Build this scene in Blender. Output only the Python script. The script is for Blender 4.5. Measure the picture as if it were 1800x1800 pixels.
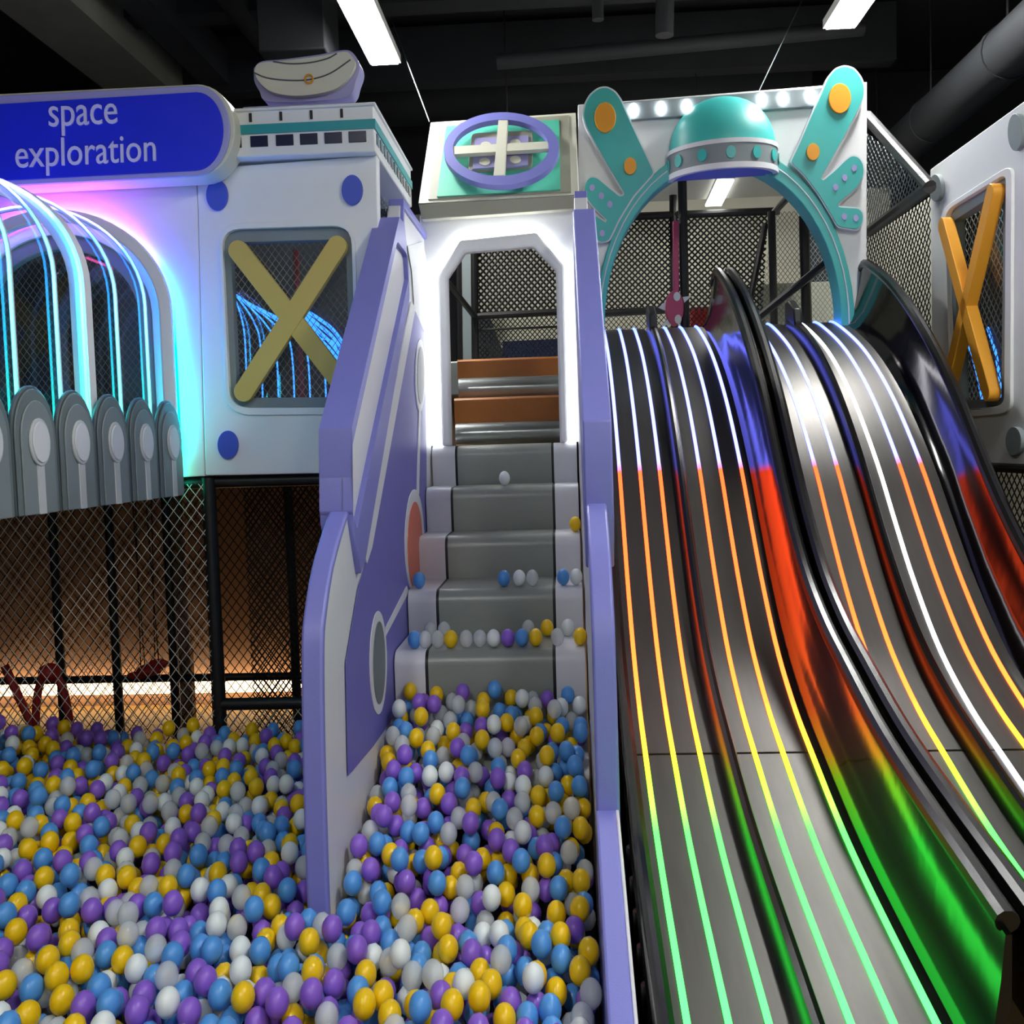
import bpy, bmesh, math, random
from math import radians, sin, cos, pi, sqrt
from mathutils import Vector, Matrix
from mathutils.geometry import tessellate_polygon

# ------------------------------------------------------------------ scene, camera, exposure
for o in list(bpy.data.objects):
    bpy.data.objects.remove(o, do_unlink=True)
SC = bpy.context.scene
COL = SC.collection
random.seed(7)
FPX, CAM = 1805.0, Vector((0, 0, 1.65))
ROT = Matrix.Rotation(radians(3.17), 3, 'Z') @ Matrix.Rotation(pi/2 + radians(-3.68), 3, 'X') @ Matrix.Rotation(radians(-1.7), 3, 'Z')
cd = bpy.data.cameras.new('camera')
cd.sensor_fit = 'HORIZONTAL'; cd.sensor_width = 36.0
cd.lens = 36.0 * FPX / 1800.0
cd.clip_start = 0.05; cd.clip_end = 100
cam = bpy.data.objects.new('camera', cd)
cam.matrix_world = Matrix.Translation(CAM) @ ROT.to_4x4()
COL.objects.link(cam); SC.camera = cam
SC.view_settings.view_transform = 'Standard'
SC.view_settings.look = 'None'
SC.view_settings.exposure = 0.0
SC.view_settings.gamma = 1.0
SC.view_settings.use_curve_mapping = False
w = bpy.data.worlds.new('world'); SC.world = w; w.use_nodes = True
w.node_tree.nodes['Background'].inputs[0].default_value = (0.5, 0.55, 0.6, 1)
w.node_tree.nodes['Background'].inputs[1].default_value = 0.03
LAMP = 116.0          # radiance of the ceiling lamps

# ------------------------------------------------------------------ surveying helpers (photo pixel -> point on a surface of the place)
def ray(px, py): return ROT @ Vector(((px-900)/FPX, -(py-900)/FPX, -1))
def onY(px, py, Y): d = ray(px, py); return CAM + d*(Y/d.y)
def onX(px, py, X): d = ray(px, py); return CAM + d*(X/d.x)
def onZ(px, py, Z): d = ray(px, py); return CAM + d*((Z-CAM.z)/d.z)
def onP(px, py, p0, n): d = ray(px, py); return CAM + d*((p0-CAM).dot(n)/d.dot(n))
def proj(p):
    c = ROT.transposed() @ (Vector(p)-CAM)
    return 900+FPX*c.x/-c.z, 900-FPX*c.y/-c.z, -c.z

# ------------------------------------------------------------------ materials
def lin(c):
    if isinstance(c, str):
        c = [int(c[i:i+2], 16)/255 for i in (0, 2, 4)]
    return tuple(((x/12.92) if x <= .04045 else ((x+.055)/1.055)**2.4) for x in c) + (1,)
MATS = {}
def mat(name, col, rough=.5, metal=0., var=.06, scale=14., bump=0., bscale=60., alpha=1., spec=.5, coat=0., emit=None, es=0., stretch=None):
    m = bpy.data.materials.new(name); m.use_nodes = True
    nt = m.node_tree; b = nt.nodes['Principled BSDF']
    c = lin(col)
    tc = nt.nodes.new('ShaderNodeTexCoord')
    src = tc.outputs['Object']
    if stretch:
        mp = nt.nodes.new('ShaderNodeMapping'); mp.inputs['Scale'].default_value = stretch
        nt.links.new(src, mp.inputs['Vector']); src = mp.outputs['Vector']
    nz = nt.nodes.new('ShaderNodeTexNoise'); nz.inputs['Scale'].default_value = scale; nz.inputs['Detail'].default_value = 3
    nt.links.new(src, nz.inputs['Vector'])
    mx = nt.nodes.new('ShaderNodeMix'); mx.data_type = 'RGBA'
    mx.inputs[6].default_value = tuple(x*(1-var) for x in c[:3])+(1,)
    mx.inputs[7].default_value = tuple(min(1, x*(1+var)) for x in c[:3])+(1,)
    nt.links.new(nz.outputs['Fac'], mx.inputs[0])
    nt.links.new(mx.outputs[2], b.inputs['Base Color'])
    b.inputs['Roughness'].default_value = rough
    b.inputs['Metallic'].default_value = metal
    b.inputs['Specular IOR Level'].default_value = spec
    b.inputs['Coat Weight'].default_value = coat
    b.inputs['Alpha'].default_value = alpha
    if emit:
        b.inputs['Emission Color'].default_value = lin(emit); b.inputs['Emission Strength'].default_value = es
    if bump:
        n2 = nt.nodes.new('ShaderNodeTexNoise'); n2.inputs['Scale'].default_value = bscale; n2.inputs['Detail'].default_value = 2
        nt.links.new(src, n2.inputs['Vector'])
        bp = nt.nodes.new('ShaderNodeBump'); bp.inputs['Strength'].default_value = bump; bp.inputs['Distance'].default_value = .01
        nt.links.new(n2.outputs['Fac'], bp.inputs['Height']); nt.links.new(bp.outputs['Normal'], b.inputs['Normal'])
    MATS[name] = m
    return m
def emis(name, col, s):
    m = bpy.data.materials.new(name); m.use_nodes = True
    nt = m.node_tree; nt.nodes.clear()
    e = nt.nodes.new('ShaderNodeEmission'); o = nt.nodes.new('ShaderNodeOutputMaterial')
    e.inputs[0].default_value = col if len(col) == 4 else tuple(col)+(1,); e.inputs[1].default_value = s
    nt.links.new(e.outputs[0], o.inputs[0]); MATS[name] = m
    return m
def emis_ramp(name, axis, lo, hi, stops, s):
    """light-emitting diodes whose own colour changes along the tape (world axis)"""
    m = bpy.data.materials.new(name); m.use_nodes = True
    nt = m.node_tree; nt.nodes.clear()
    g = nt.nodes.new('ShaderNodeNewGeometry'); sp = nt.nodes.new('ShaderNodeSeparateXYZ')
    mr = nt.nodes.new('ShaderNodeMapRange'); mr.inputs[1].default_value = lo; mr.inputs[2].default_value = hi
    r = nt.nodes.new('ShaderNodeValToRGB'); e = nt.nodes.new('ShaderNodeEmission'); o = nt.nodes.new('ShaderNodeOutputMaterial')
    nt.links.new(g.outputs['Position'], sp.inputs[0]); nt.links.new(sp.outputs[axis], mr.inputs[0]); nt.links.new(mr.outputs[0], r.inputs[0])
    el = r.color_ramp.elements
    while len(el) < len(stops): el.new(.5)
    for k, (p, c) in enumerate(stops):
        el[k].position = (p-lo)/(hi-lo); el[k].color = tuple(c)+(1,)
    nt.links.new(r.outputs[0], e.inputs[0]); e.inputs[1].default_value = s
    nt.links.new(e.outputs[0], o.inputs[0]); MATS[name] = m
    return m
def clear(name, tint, gloss=.08, rough=.03):
    m = bpy.data.materials.new(name); m.use_nodes = True
    nt = m.node_tree; nt.nodes.clear()
    t = nt.nodes.new('ShaderNodeBsdfTransparent'); t.inputs[0].default_value = tint
    g = nt.nodes.new('ShaderNodeBsdfGlossy'); g.inputs['Roughness'].default_value = rough
    x = nt.nodes.new('ShaderNodeMixShader'); x.inputs[0].default_value = gloss
    o = nt.nodes.new('ShaderNodeOutputMaterial')
    nt.links.new(t.outputs[0], x.inputs[1]); nt.links.new(g.outputs[0], x.inputs[2]); nt.links.new(x.outputs[0], o.inputs[0])
    MATS[name] = m
    return m

mat('white_panel', 'e9ebec', .45, bump=.03, bscale=200, var=.02)
mat('white_vinyl', 'dcdde2', .4, var=.03)
mat('lilac_vinyl', '7d7fcb', .42, bump=.08, bscale=260, var=.04)
mat('lilac_panel', '6b68b8', .45, var=.05)
mat('lilac_pale', 'a9a6d8', .45, var=.04)
mat('pale_grey', 'c3c6c9', .5, var=.04)
mat('grey_panel', '7f898c', .5, var=.04)
mat('grey_mid', '6a7578', .5, var=.05)
mat('grey_dark', '535e62', .5, var=.05)
mat('cream', 'dcdccb', .5, var=.03)
mat('putty', 'a5a593', .5, var=.04)
mat('teal', '3fb3ae', .42, var=.04)
mat('teal_deep', '1e9aa0', .42, var=.04)
mat('mint', '5fcfb0', .45, var=.03)
mat('orange', 'e89c1c', .42, var=.05)
mat('amber', 'eba52f', .42, var=.05)
mat('mustard', 'cdb35c', .45, var=.05)
mat('blue_disc', '3f57c4', .45, var=.04)
mat('sign_blue', '2234e2', .4, var=.04)
mat('sign_text', 'dfe2ff', .4, var=.02)
mat('sign_edge', 'a9abdf', .4, var=.02)
mat('navy', '1b2140', .25, var=.1)
mat('step_grey', '8f948d', .32, bump=.06, bscale=25, var=.06, stretch=(2, 8, 8))
mat('step_silver', '8d9290', .22, metal=.55, bump=.05, bscale=20, var=.06)
mat('step_brown', 'a35f16', .4, var=.12, stretch=(3, 20, 20))
mat('seam_black', '16181a', .5)
mat('black_tube', '0d0d0f', .45, bump=.15, bscale=80)
mat('black_gloss', '050506', .1, spec=.4, coat=0., bump=.03, bscale=6, stretch=(1, 2, 1))
mat('black_rail', '09090a', .26, spec=.4, bump=.05, bscale=20)
mat('steel', '575553', .39, metal=1., var=.15, scale=7, bump=.02, bscale=14, stretch=(6, .8, 1))
mat('white_strand', 'cfcabd', .7)
mat('black_strand', '0c0c0c', .7)
mat('grey_strand', '6f7678', .7)
mat('coral', 'd3705a', .5)
mat('magenta', 'a32758', .5)
mat('red', 'a31f1f', .5, var=.1)
mat('ceiling_black', '141517', .8, var=.3, scale=3)
mat('duct', '1b1e23', .75, var=.3, scale=6)
mat('duct_pale', '6c6c66', .7, var=.2, scale=5)
mat('back_beige', 'c4c1ae', .8, var=.05)
mat('back_brown', '9a7c68', .85, var=.1, scale=3)
mat('floor_tan', '9a8258', .6, var=.15, scale=8)
mat('floor_grey', '77787a', .6, var=.1)
mat('room_wall', 'a9abad', .8, var=.05)
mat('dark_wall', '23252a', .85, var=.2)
mat('roof_grey', 'cfcfc6', .7, var=.04)
mat('pit_dark', '3b3d48', .8)
mat('line_dark', '55585a', .5)
mat('lamp_case', 'd8d8d8', .5)
mat('ball_yellow', 'f5c90c', .34, var=.04)
mat('ball_blue', '559be2', .34, var=.04)
mat('ball_purple', '8c60d0', .34, var=.04)
mat('ball_white', 'e8f0ee', .34, var=.03)
mat('ball_clear', 'e3eaea', .2, var=.03, alpha=.5)
clear('window_glass', (.86, .9, .92, 1), .07)
clear('tunnel_acrylic', (.86, .92, .95, 1), .06)
emis('lamp_light', (1, 1, .97), LAMP)
emis('lamp_soft', (1, 1, .95), 9)
emis('bulb', (.92, .97, 1), 16)
emis('door_led', (.95, .97, 1), 22)
emis('warm_led', (1, .66, .34), 7)
emis('white_led', (.95, .93, 1), 6)
emis('blue_led', (.03, .2, 1), 4)
emis_ramp('slide_led', 1, 1.7, 5.8, [(1.7, (.045, 1, .1)), (2.7, (.05, 1, .06)), (2.95, (.3, .85, .02)), (3.08, (.9, .4, .02)), (3.3, (1, .14, .02)), (3.7, (1, .085, .016)), (4.22, (1, .06, .014)), (4.25, (.16, .17, 1)), (5.3, (.15, .17, 1)), (5.8, (.05, .14, 1))], 6.0)
emis_ramp('tunnel_led', 2, 1.6, 2.6, [(1.6, (.02, .95, .55)), (1.9, (.02, .7, .75)), (2.2, (.03, .4, 1)), (2.45, (.02, .2, 1)), (2.6, (.2, .2, 1))], 24.0)
emis_ramp('halo_led', 2, 1.6, 2.6, [(1.6, (0, .8, .6)), (1.85, (0, .6, .9)), (2.1, (0, .2, 1)), (2.42, (.01, .07, 1)), (2.53, (.12, .05, 1)), (2.62, (.5, .05, .9))], 64.0)
emis('pink_led', (1, .08, .4), 9)

# ------------------------------------------------------------------ mesh builder
class MB:
    def __init__(s): s.v = []; s.f = []; s.mi = []
    def add(s, vs, fs, m=0):
        n = len(s.v); s.v += [Vector(v) for v in vs]
        s.f += [tuple(i+n for i in f) for f in fs]; s.mi += [m]*len(fs)
        return s
    def box(s, a, b):
        x0, y0, z0 = a; x1, y1, z1 = b
        return s.add([(x0,y0,z0),(x1,y0,z0),(x1,y1,z0),(x0,y1,z0),(x0,y0,z1),(x1,y0,z1),(x1,y1,z1),(x0,y1,z1)],
                     [(0,3,2,1),(4,5,6,7),(0,1,5,4),(1,2,6,5),(2,3,7,6),(3,0,4,7)])
    def plate(s, loops, vec):
        """flat shape with holes, pushed out along vec into a slab"""
        vec = Vector(vec); pts = [Vector(p) for l in loops for p in l]
        tris = tessellate_polygon([[Vector(p) for p in l] for l in loops])
        n = len(pts); fs = []
        for t in tris:
            fs.append(tuple(t)); fs.append(tuple(i+n for i in reversed(t)))
        o = 0
        for l in loops:
            k = len(l)
            for i in range(k):
                j = (i+1) % k; fs.append((o+i, o+j, o+j+n, o+i+n))
            o += k
        return s.add(pts+[p+vec for p in pts], fs)
    def tube(s, path, r, n=8, closed=False, caps=True):
        path = [Vector(p) for p in path]; L = len(path); rings = []
        up = None
        for i, p in enumerate(path):
            a = path[(i-1) % L] if (closed or i > 0) else p
            b = path[(i+1) % L] if (closed or i < L-1) else p
            t = (b-a).normalized()
            if up is None:
                up = Vector((0, 0, 1)) if abs(t.z) < .9 else Vector((1, 0, 0))
            x = t.cross(up).normalized(); up = x.cross(t).normalized()
            rr = r[i] if isinstance(r, (list, tuple)) else r
            rings.append([p + (x*cos(2*pi*k/n) + up*sin(2*pi*k/n))*rr for k in range(n)])
        fs = []
        for i in range(L if closed else L-1):
            j = (i+1) % L
            for k in range(n):
                l = (k+1) % n; fs.append((i*n+k, i*n+l, j*n+l, j*n+k))
        if caps and not closed:
            fs.append(tuple(reversed(range(n)))); fs.append(tuple((L-1)*n+k for k in range(n)))
        return s.add([q for rg in rings for q in rg], fs)
    def sweep(s, sections, closed=True, caps=True):
        """list of equal-length point rings joined in order"""
        n = len(sections[0]); fs = []
        for i in range(len(sections)-1):
            for k in range(n if closed else n-1):
                l = (k+1) % n; fs.append((i*n+k, i*n+l, (i+1)*n+l, (i+1)*n+k))
        if caps and closed:
            fs.append(tuple(reversed(range(n)))); fs.append(tuple((len(sections)-1)*n+k for k in range(n)))
        return s.add([p for sec in sections for p in sec], fs)
    def ell(s, c, rx, ry, rz, nu=16, nv=9):
        vs = [(c[0], c[1], c[2]+rz)]
        for i in range(1, nv):
            a = pi*i/nv
            for k in range(nu):
                b = 2*pi*k/nu; vs.append((c[0]+rx*sin(a)*cos(b), c[1]+ry*sin(a)*sin(b), c[2]+rz*cos(a)))
        vs.append((c[0], c[1], c[2]-rz)); fs = []
        for k in range(nu): fs.append((0, 1+k, 1+(k+1) % nu))
        for i in range(nv-2):
            for k in range(nu):
                l = (k+1) % nu; fs.append((1+i*nu+k, 1+(i+1)*nu+k, 1+(i+1)*nu+l, 1+i*nu+l))
        last = len(vs)-1; b0 = 1+(nv-2)*nu
        for k in range(nu): fs.append((b0+k, last, b0+(k+1) % nu))
        return s.add(vs, fs)
    def mesh(s, name, off=Vector((0,0,0)), smooth=35):
        me = bpy.data.meshes.new(name)
        me.from_pydata([tuple(v-off) for v in s.v], [], s.f)
        bm = bmesh.new(); bm.from_mesh(me); bmesh.ops.recalc_face_normals(bm, faces=bm.faces); bm.to_mesh(me); bm.free()
        if any(s.mi): me.polygons.foreach_set('material_index', s.mi)
        if smooth:
            me.shade_smooth(); me.set_sharp_from_angle(angle=radians(smooth))
        me.update()
        return me
ORG = {}
def tag(o, label, cat, group=None, kind=None):
    o['label'] = label; o['category'] = cat
    if group: o['group'] = group
    if kind: o['kind'] = kind
    return o
def thing(name, loc, label, cat, group=None, kind=None):
    o = bpy.data.objects.new(name, None); o.empty_display_size = .1
    COL.objects.link(o); o.location = loc; ORG[o] = Vector(loc)
    return tag(o, label, cat, group, kind)
def part(name, mb, m, parent, bevel=0., label=None, smooth=35, segs=2, kind=None):
    off = ORG[parent] if parent else Vector((0, 0, 0))
    me = mb.mesh(name, off, smooth); me.materials.append(MATS[m])
    o = bpy.data.objects.new(name, me); COL.objects.link(o)
    if parent: o.parent = parent; ORG[o] = off
    if bevel:
        b = o.modifiers.new('bevel', 'BEVEL'); b.width = bevel; b.segments = segs; b.limit_method = 'ANGLE'; b.angle_limit = radians(40)
    if label: o['label'] = label
    if kind: o['kind'] = kind
    return o
def solo(name, mb, m, label, cat, group=None, kind=None, bevel=0., smooth=35):
    vs = mb.v
    base = Vector(((min(v.x for v in vs)+max(v.x for v in vs))/2, (min(v.y for v in vs)+max(v.y for v in vs))/2, min(v.z for v in vs)))
    me = mb.mesh(name, base, smooth); me.materials.append(MATS[m])
    o = bpy.data.objects.new(name, me); COL.objects.link(o); o.location = base
    if bevel:
        b = o.modifiers.new('bevel', 'BEVEL'); b.width = bevel; b.segments = 2; b.limit_method = 'ANGLE'; b.angle_limit = radians(40)
    return tag(o, label, cat, group, kind)

# 2-D outline helpers (lists of (u, v))
def ell2(cx, cy, rx, ry, n=28, rot=0, a0=0, a1=2*pi, end=False):
    k = n+1 if end else n
    return [(cx+rx*cos(a0+(a1-a0)*i/n)*cos(rot)-ry*sin(a0+(a1-a0)*i/n)*sin(rot),
             cy+rx*cos(a0+(a1-a0)*i/n)*sin(rot)+ry*sin(a0+(a1-a0)*i/n)*cos(rot)) for i in range(k)]
def rounded(pts, r, n=5):
    """polygon with rounded corners; r one value or one per corner"""
    out = []; L = len(pts)
    for i in range(L):
        p = Vector(pts[i]); a = Vector(pts[i-1])-p; b = Vector(pts[(i+1) % L])-p
        rr = r[i] if isinstance(r, (list, tuple)) else r
        if rr <= 0: out.append(tuple(p)); continue
        d = min(rr, a.length*.49, b.length*.49)
        s, e = p+a.normalized()*d, p+b.normalized()*d
        for k in range(n+1):
            t = k/n; q = s*(1-t)**2 + p*2*t*(1-t) + e*t*t
            out.append(tuple(q))
    return out
def inset(pts, d):
    """shrink a polygon by d"""
    L = len(pts); P = [Vector(p) for p in pts]
    area = sum(P[i].x*P[(i+1) % L].y-P[(i+1) % L].x*P[i].y for i in range(L))
    sg = 1 if area > 0 else -1; out = []
    for i in range(L):
        a = (P[i]-P[i-1]); b = (P[(i+1) % L]-P[i])
        if a.length < 1e-9: a = b
        if b.length < 1e-9: b = a
        a.normalize(); b.normalize()
        na = Vector((-a.y, a.x))*sg; nb = Vector((-b.y, b.x))*sg
        m = na+nb
        if m.length < .2: m = na
        m.normalize(); out.append(tuple(P[i]+m*(d/max(.45, m.dot(na)))))
    return out
def smooth_line(pts, n=6):
    """Catmull-Rom through points of any dimension"""
    P = [Vector(p) for p in pts]; out = []
    for i in range(len(P)-1):
        a = P[i-1] if i > 0 else P[i]*2-P[i+1]; b, c = P[i], P[i+1]
        d = P[i+2] if i+2 < len(P) else P[i+1]*2-P[i]
        for k in range(n):
            t = k/n
            out.append(.5*((2*b)+(c-a)*t+(2*a-5*b+4*c-d)*t*t+(3*b-a-3*c+d)*t**3))
    out.append(P[-1]); return out
def toY(pts, Y): return [onY(p[0], p[1], Y) for p in pts]
def toX(pts, X): return [onX(p[0], p[1], X) for p in pts]
def plateY(loops, Y, th): return MB().plate([toY(l, Y) for l in loops], (0, th, 0))
def plateX(loops, X, th): return MB().plate([toX(l, X) for l in loops], (th, 0, 0))

def clip_line(p, d, poly):
    """part of the line p + t d inside a convex polygon (2-D)"""
    t0, t1 = -1e9, 1e9; L = len(poly)
    ar = sum(poly[i][0]*poly[(i+1) % L][1]-poly[(i+1) % L][0]*poly[i][1] for i in range(L))
    sg = 1 if ar > 0 else -1
    for i in range(L):
        a, b = poly[i], poly[(i+1) % L]
        n = (-(b[1]-a[1])*sg, (b[0]-a[0])*sg)
        num = n[0]*(p[0]-a[0])+n[1]*(p[1]-a[1]); den = n[0]*d[0]+n[1]*d[1]
        if abs(den) < 1e-9:
            if num < 0: return None
            continue
        t = -num/den
        if den > 0: t0 = max(t0, t)
        else: t1 = min(t1, t)
    return (t0, t1) if t1-t0 > 1e-4 else None
def net_mb(corners, U, V, cw, ch, th):
    """diamond netting: crossing strands clipped to a convex flat outline; U, V unit axes of the plane"""
    o = corners[0]; U, V = Vector(U), Vector(V); N = U.cross(V)
    poly = [((c-o).dot(U), (c-o).dot(V)) for c in corners]
    mb = MB(); u0 = min(p[0] for p in poly); u1 = max(p[0] for p in poly); v0 = min(p[1] for p in poly); v1 = max(p[1] for p in poly)
    for sg in (1, -1):
        d = Vector((cw, ch*sg)).normalized()
        span = (v1-v0)*cw/ch
        k = int((u0-span)/cw)-1
        while k*cw < u1+span:
            r = clip_line((k*cw, v0), d, poly) if sg > 0 else clip_line((k*cw, v0), (-d.x, -d.y), poly)
            k += 1
            if not r: continue
            dd = d if sg > 0 else Vector((-d.x, -d.y))
            a = Vector(((k-1)*cw, v0))+dd*r[0]; b = Vector(((k-1)*cw, v0))+dd*r[1]
            pa, pb = o+U*a.x+V*a.y, o+U*b.x+V*b.y
            t = (pb-pa).normalized(); x = t.cross(N).normalized()*th/2; y = N*th/2*sg*.2
            n2 = N*th*.5
            q = [x+n2*0, n2, -x, -n2]
            mb.add([pa+y+e for e in q]+[pb+y+e for e in q], [(i, (i+1) % 4, (i+1) % 4+4, i+4) for i in range(4)])
    return mb
def net(corners, U, V, cw, ch, th, m, label, name='safety_net'):
    return solo(name, net_mb(corners, U, V, cw, ch, th), m, label, 'net', smooth=0)

# ------------------------------------------------------------------ the room shell
def shell(name, a, b, m, label):
    solo(name, MB().box(a, b), m, label, name.split('_')[0], kind='structure', smooth=0)
shell('floor', (-5, -3.5, -.1), (4.5, 9.2, 0), 'floor_tan', 'tan play hall floor seen behind the netting')
shell('ceiling', (-5, -3.5, 4.75), (4.5, 9.2, 4.85), 'ceiling_black', 'black painted ceiling above the ducts and lamps')
shell('wall_left', (-5.1, -3.5, 0), (-5, 9.2, 4.75), 'dark_wall', 'dark hall wall beyond the tunnel')
shell('wall_right', (4.5, -3.5, 0), (4.6, 9.2, 4.75), 'room_wall', 'plain hall wall beyond the right facade')
shell('wall_front', (-5, -3.6, 0), (4.5, -3.5, 4.75), 'room_wall', 'plain hall wall facing the play structure')
shell('wall_back', (-5, 9.2, 0), (4.5, 9.3, 4.75), 'dark_wall', 'dark hall wall behind the play structure')

# ceiling lamps: rows along the hall
def ceiling_lamp(x, y0, label):
    z = 4.0
    t = thing('ceiling_lamp', (x, y0+.6, z), label, 'lamp', 'linear ceiling lamps')
    c = MB(); c.plate([[(x-.095, y0-.02, z+.012), (x+.095, y0-.02, z+.012), (x+.095, y0+1.22, z+.012), (x-.095, y0+1.22, z+.012)]], (0, 0, .05))
    part('housing', c, 'lamp_case', t, smooth=0)
    d = MB().box((x-.08, y0, z), (x+.08, y0+1.2, z+.012)); part('diffuser', d, 'lamp_light', t, smooth=0)
    for yy in (y0+.15, y0+1.05):
        part('hanger', MB().tube([(x, yy, z+.06), (x, yy, 4.76)], .004, 5), 'black_tube', t)
ceiling_lamp(-1.05, 5.2, 'white linear ceiling lamp above the white bean ornament')
ceiling_lamp(1.64, 5.0, 'white linear ceiling lamp above the teal arch wing')
for x, y, lb in ((1.64, 1.3, 'linear ceiling lamp over the near end of the slides'), (-1.05, -1.2, 'linear ceiling lamp above the viewer on the pit side'),
                 (1.64, -2.2, 'linear ceiling lamp behind the viewer on the slide side')):
    ceiling_lamp(x, y, lb)

# ducts, pipes and cables under the ceiling
def pipe(name, pts, r, m, label, n=14):
    return solo(name, MB().tube(pts, r, n), m, label, 'pipe' if 'duct' not in name else 'duct')
pipe('air_duct', [(-3.0, 8.6, 4.535), (2.0, 8.6, 4.535)], .22, 'duct', 'fat dark round duct running across the far ceiling')
pipe('ceiling_pipe', [(-2.2, 5.6, 4.32), (.3, 5.55, 4.33)], .07, 'duct', 'dark pipe crossing the ceiling behind the left lamp')
pipe('ceiling_pipe', [(-2.05, 4.4, 4.5), (-2.0, 8.2, 4.5)], .09, 'duct', 'dark pipe running into depth above the blue sign')
pipe('ceiling_pipe', [(-1.72, 4.4, 4.42), (-1.68, 8.2, 4.42)], .055, 'duct', 'thin dark pipe running into depth beside the bean ornament')
t = thing('air_duct', (2.5, 6.2, 3.6), 'big black duct running into depth above the orange crossed window', 'duct')
part('duct_tube', MB().tube([(2.5, 4.2, 3.75), (2.5, 8.9, 3.75)], .15, 18), 'duct', t)
for y in (4.8, 6.0, 7.2, 8.4):
    part('collar', MB().tube([(2.5, y-.03, 3.75), (2.5, y+.03, 3.75)], .158, 18), 'duct', t)
    part('hanger', MB().tube([(2.5, y, 3.9), (2.5, y, 4.76)], .008, 6), 'black_tube', t)
pipe('ceiling_pipe', [(.25, 6.3, 4.7), (.25, 6.3, 4.16)], .035, 'duct', 'short dark pipe stub hanging from the ceiling over the door tower')
pipe('ceiling_pipe', [(.66, 6.3, 4.7), (.64, 6.3, 4.05)], .055, 'duct', 'bluish dark drain pipe hanging over the teal dome')
pipe('ceiling_pipe', [(-.4, 7.0, 4.2), (2.0, 7.0, 4.3)], .05, 'duct', 'long dark pipe crossing the ceiling above the arch')
solo('ceiling_beam', MB().box((-3.2, 4.4, 4.25), (-2.75, 8.2, 4.55)), 'duct_pale', 'pale grey ceiling tray at the far left above the sign', 'beam')
solo('ceiling_beam', MB().box((-2.6, 4.4, 4.35), (-2.4, 8.2, 4.6)), 'duct', 'dark ceiling beam beside the pale tray', 'beam')
solo('ceiling_beam', MB().box((-2.9, 7.6, 4.3), (2.4, 7.75, 4.7)), 'duct', 'dark cross beam under the ceiling', 'beam')
solo('ceiling_beam', MB().box((-2.9, 6.6, 4.45), (2.6, 6.8, 4.72)), 'duct', 'dark shallow beam before the cross beam', 'beam')
solo('junction_box', MB().box((-1.75, 6.1, 4.0), (-1.35, 6.5, 4.76)), 'duct', 'dark ceiling unit hanging behind the bean ornament', 'box', bevel=.01)
a = onY(755, 214, 5.42); solo('suspension_cable', MB().tube([onZ(690, 40, 4.6), a],   .003, 5), 'grey_mid', 'thin cable rising from the door tower roof corner', 'cable')
a = onY(1333, 162, 5.56); solo('suspension_cable', MB().tube([onZ(1412, -4, 4.6), a],  .003, 5), 'grey_mid', 'thin cable rising from the lit arch beam', 'cable')

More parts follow.
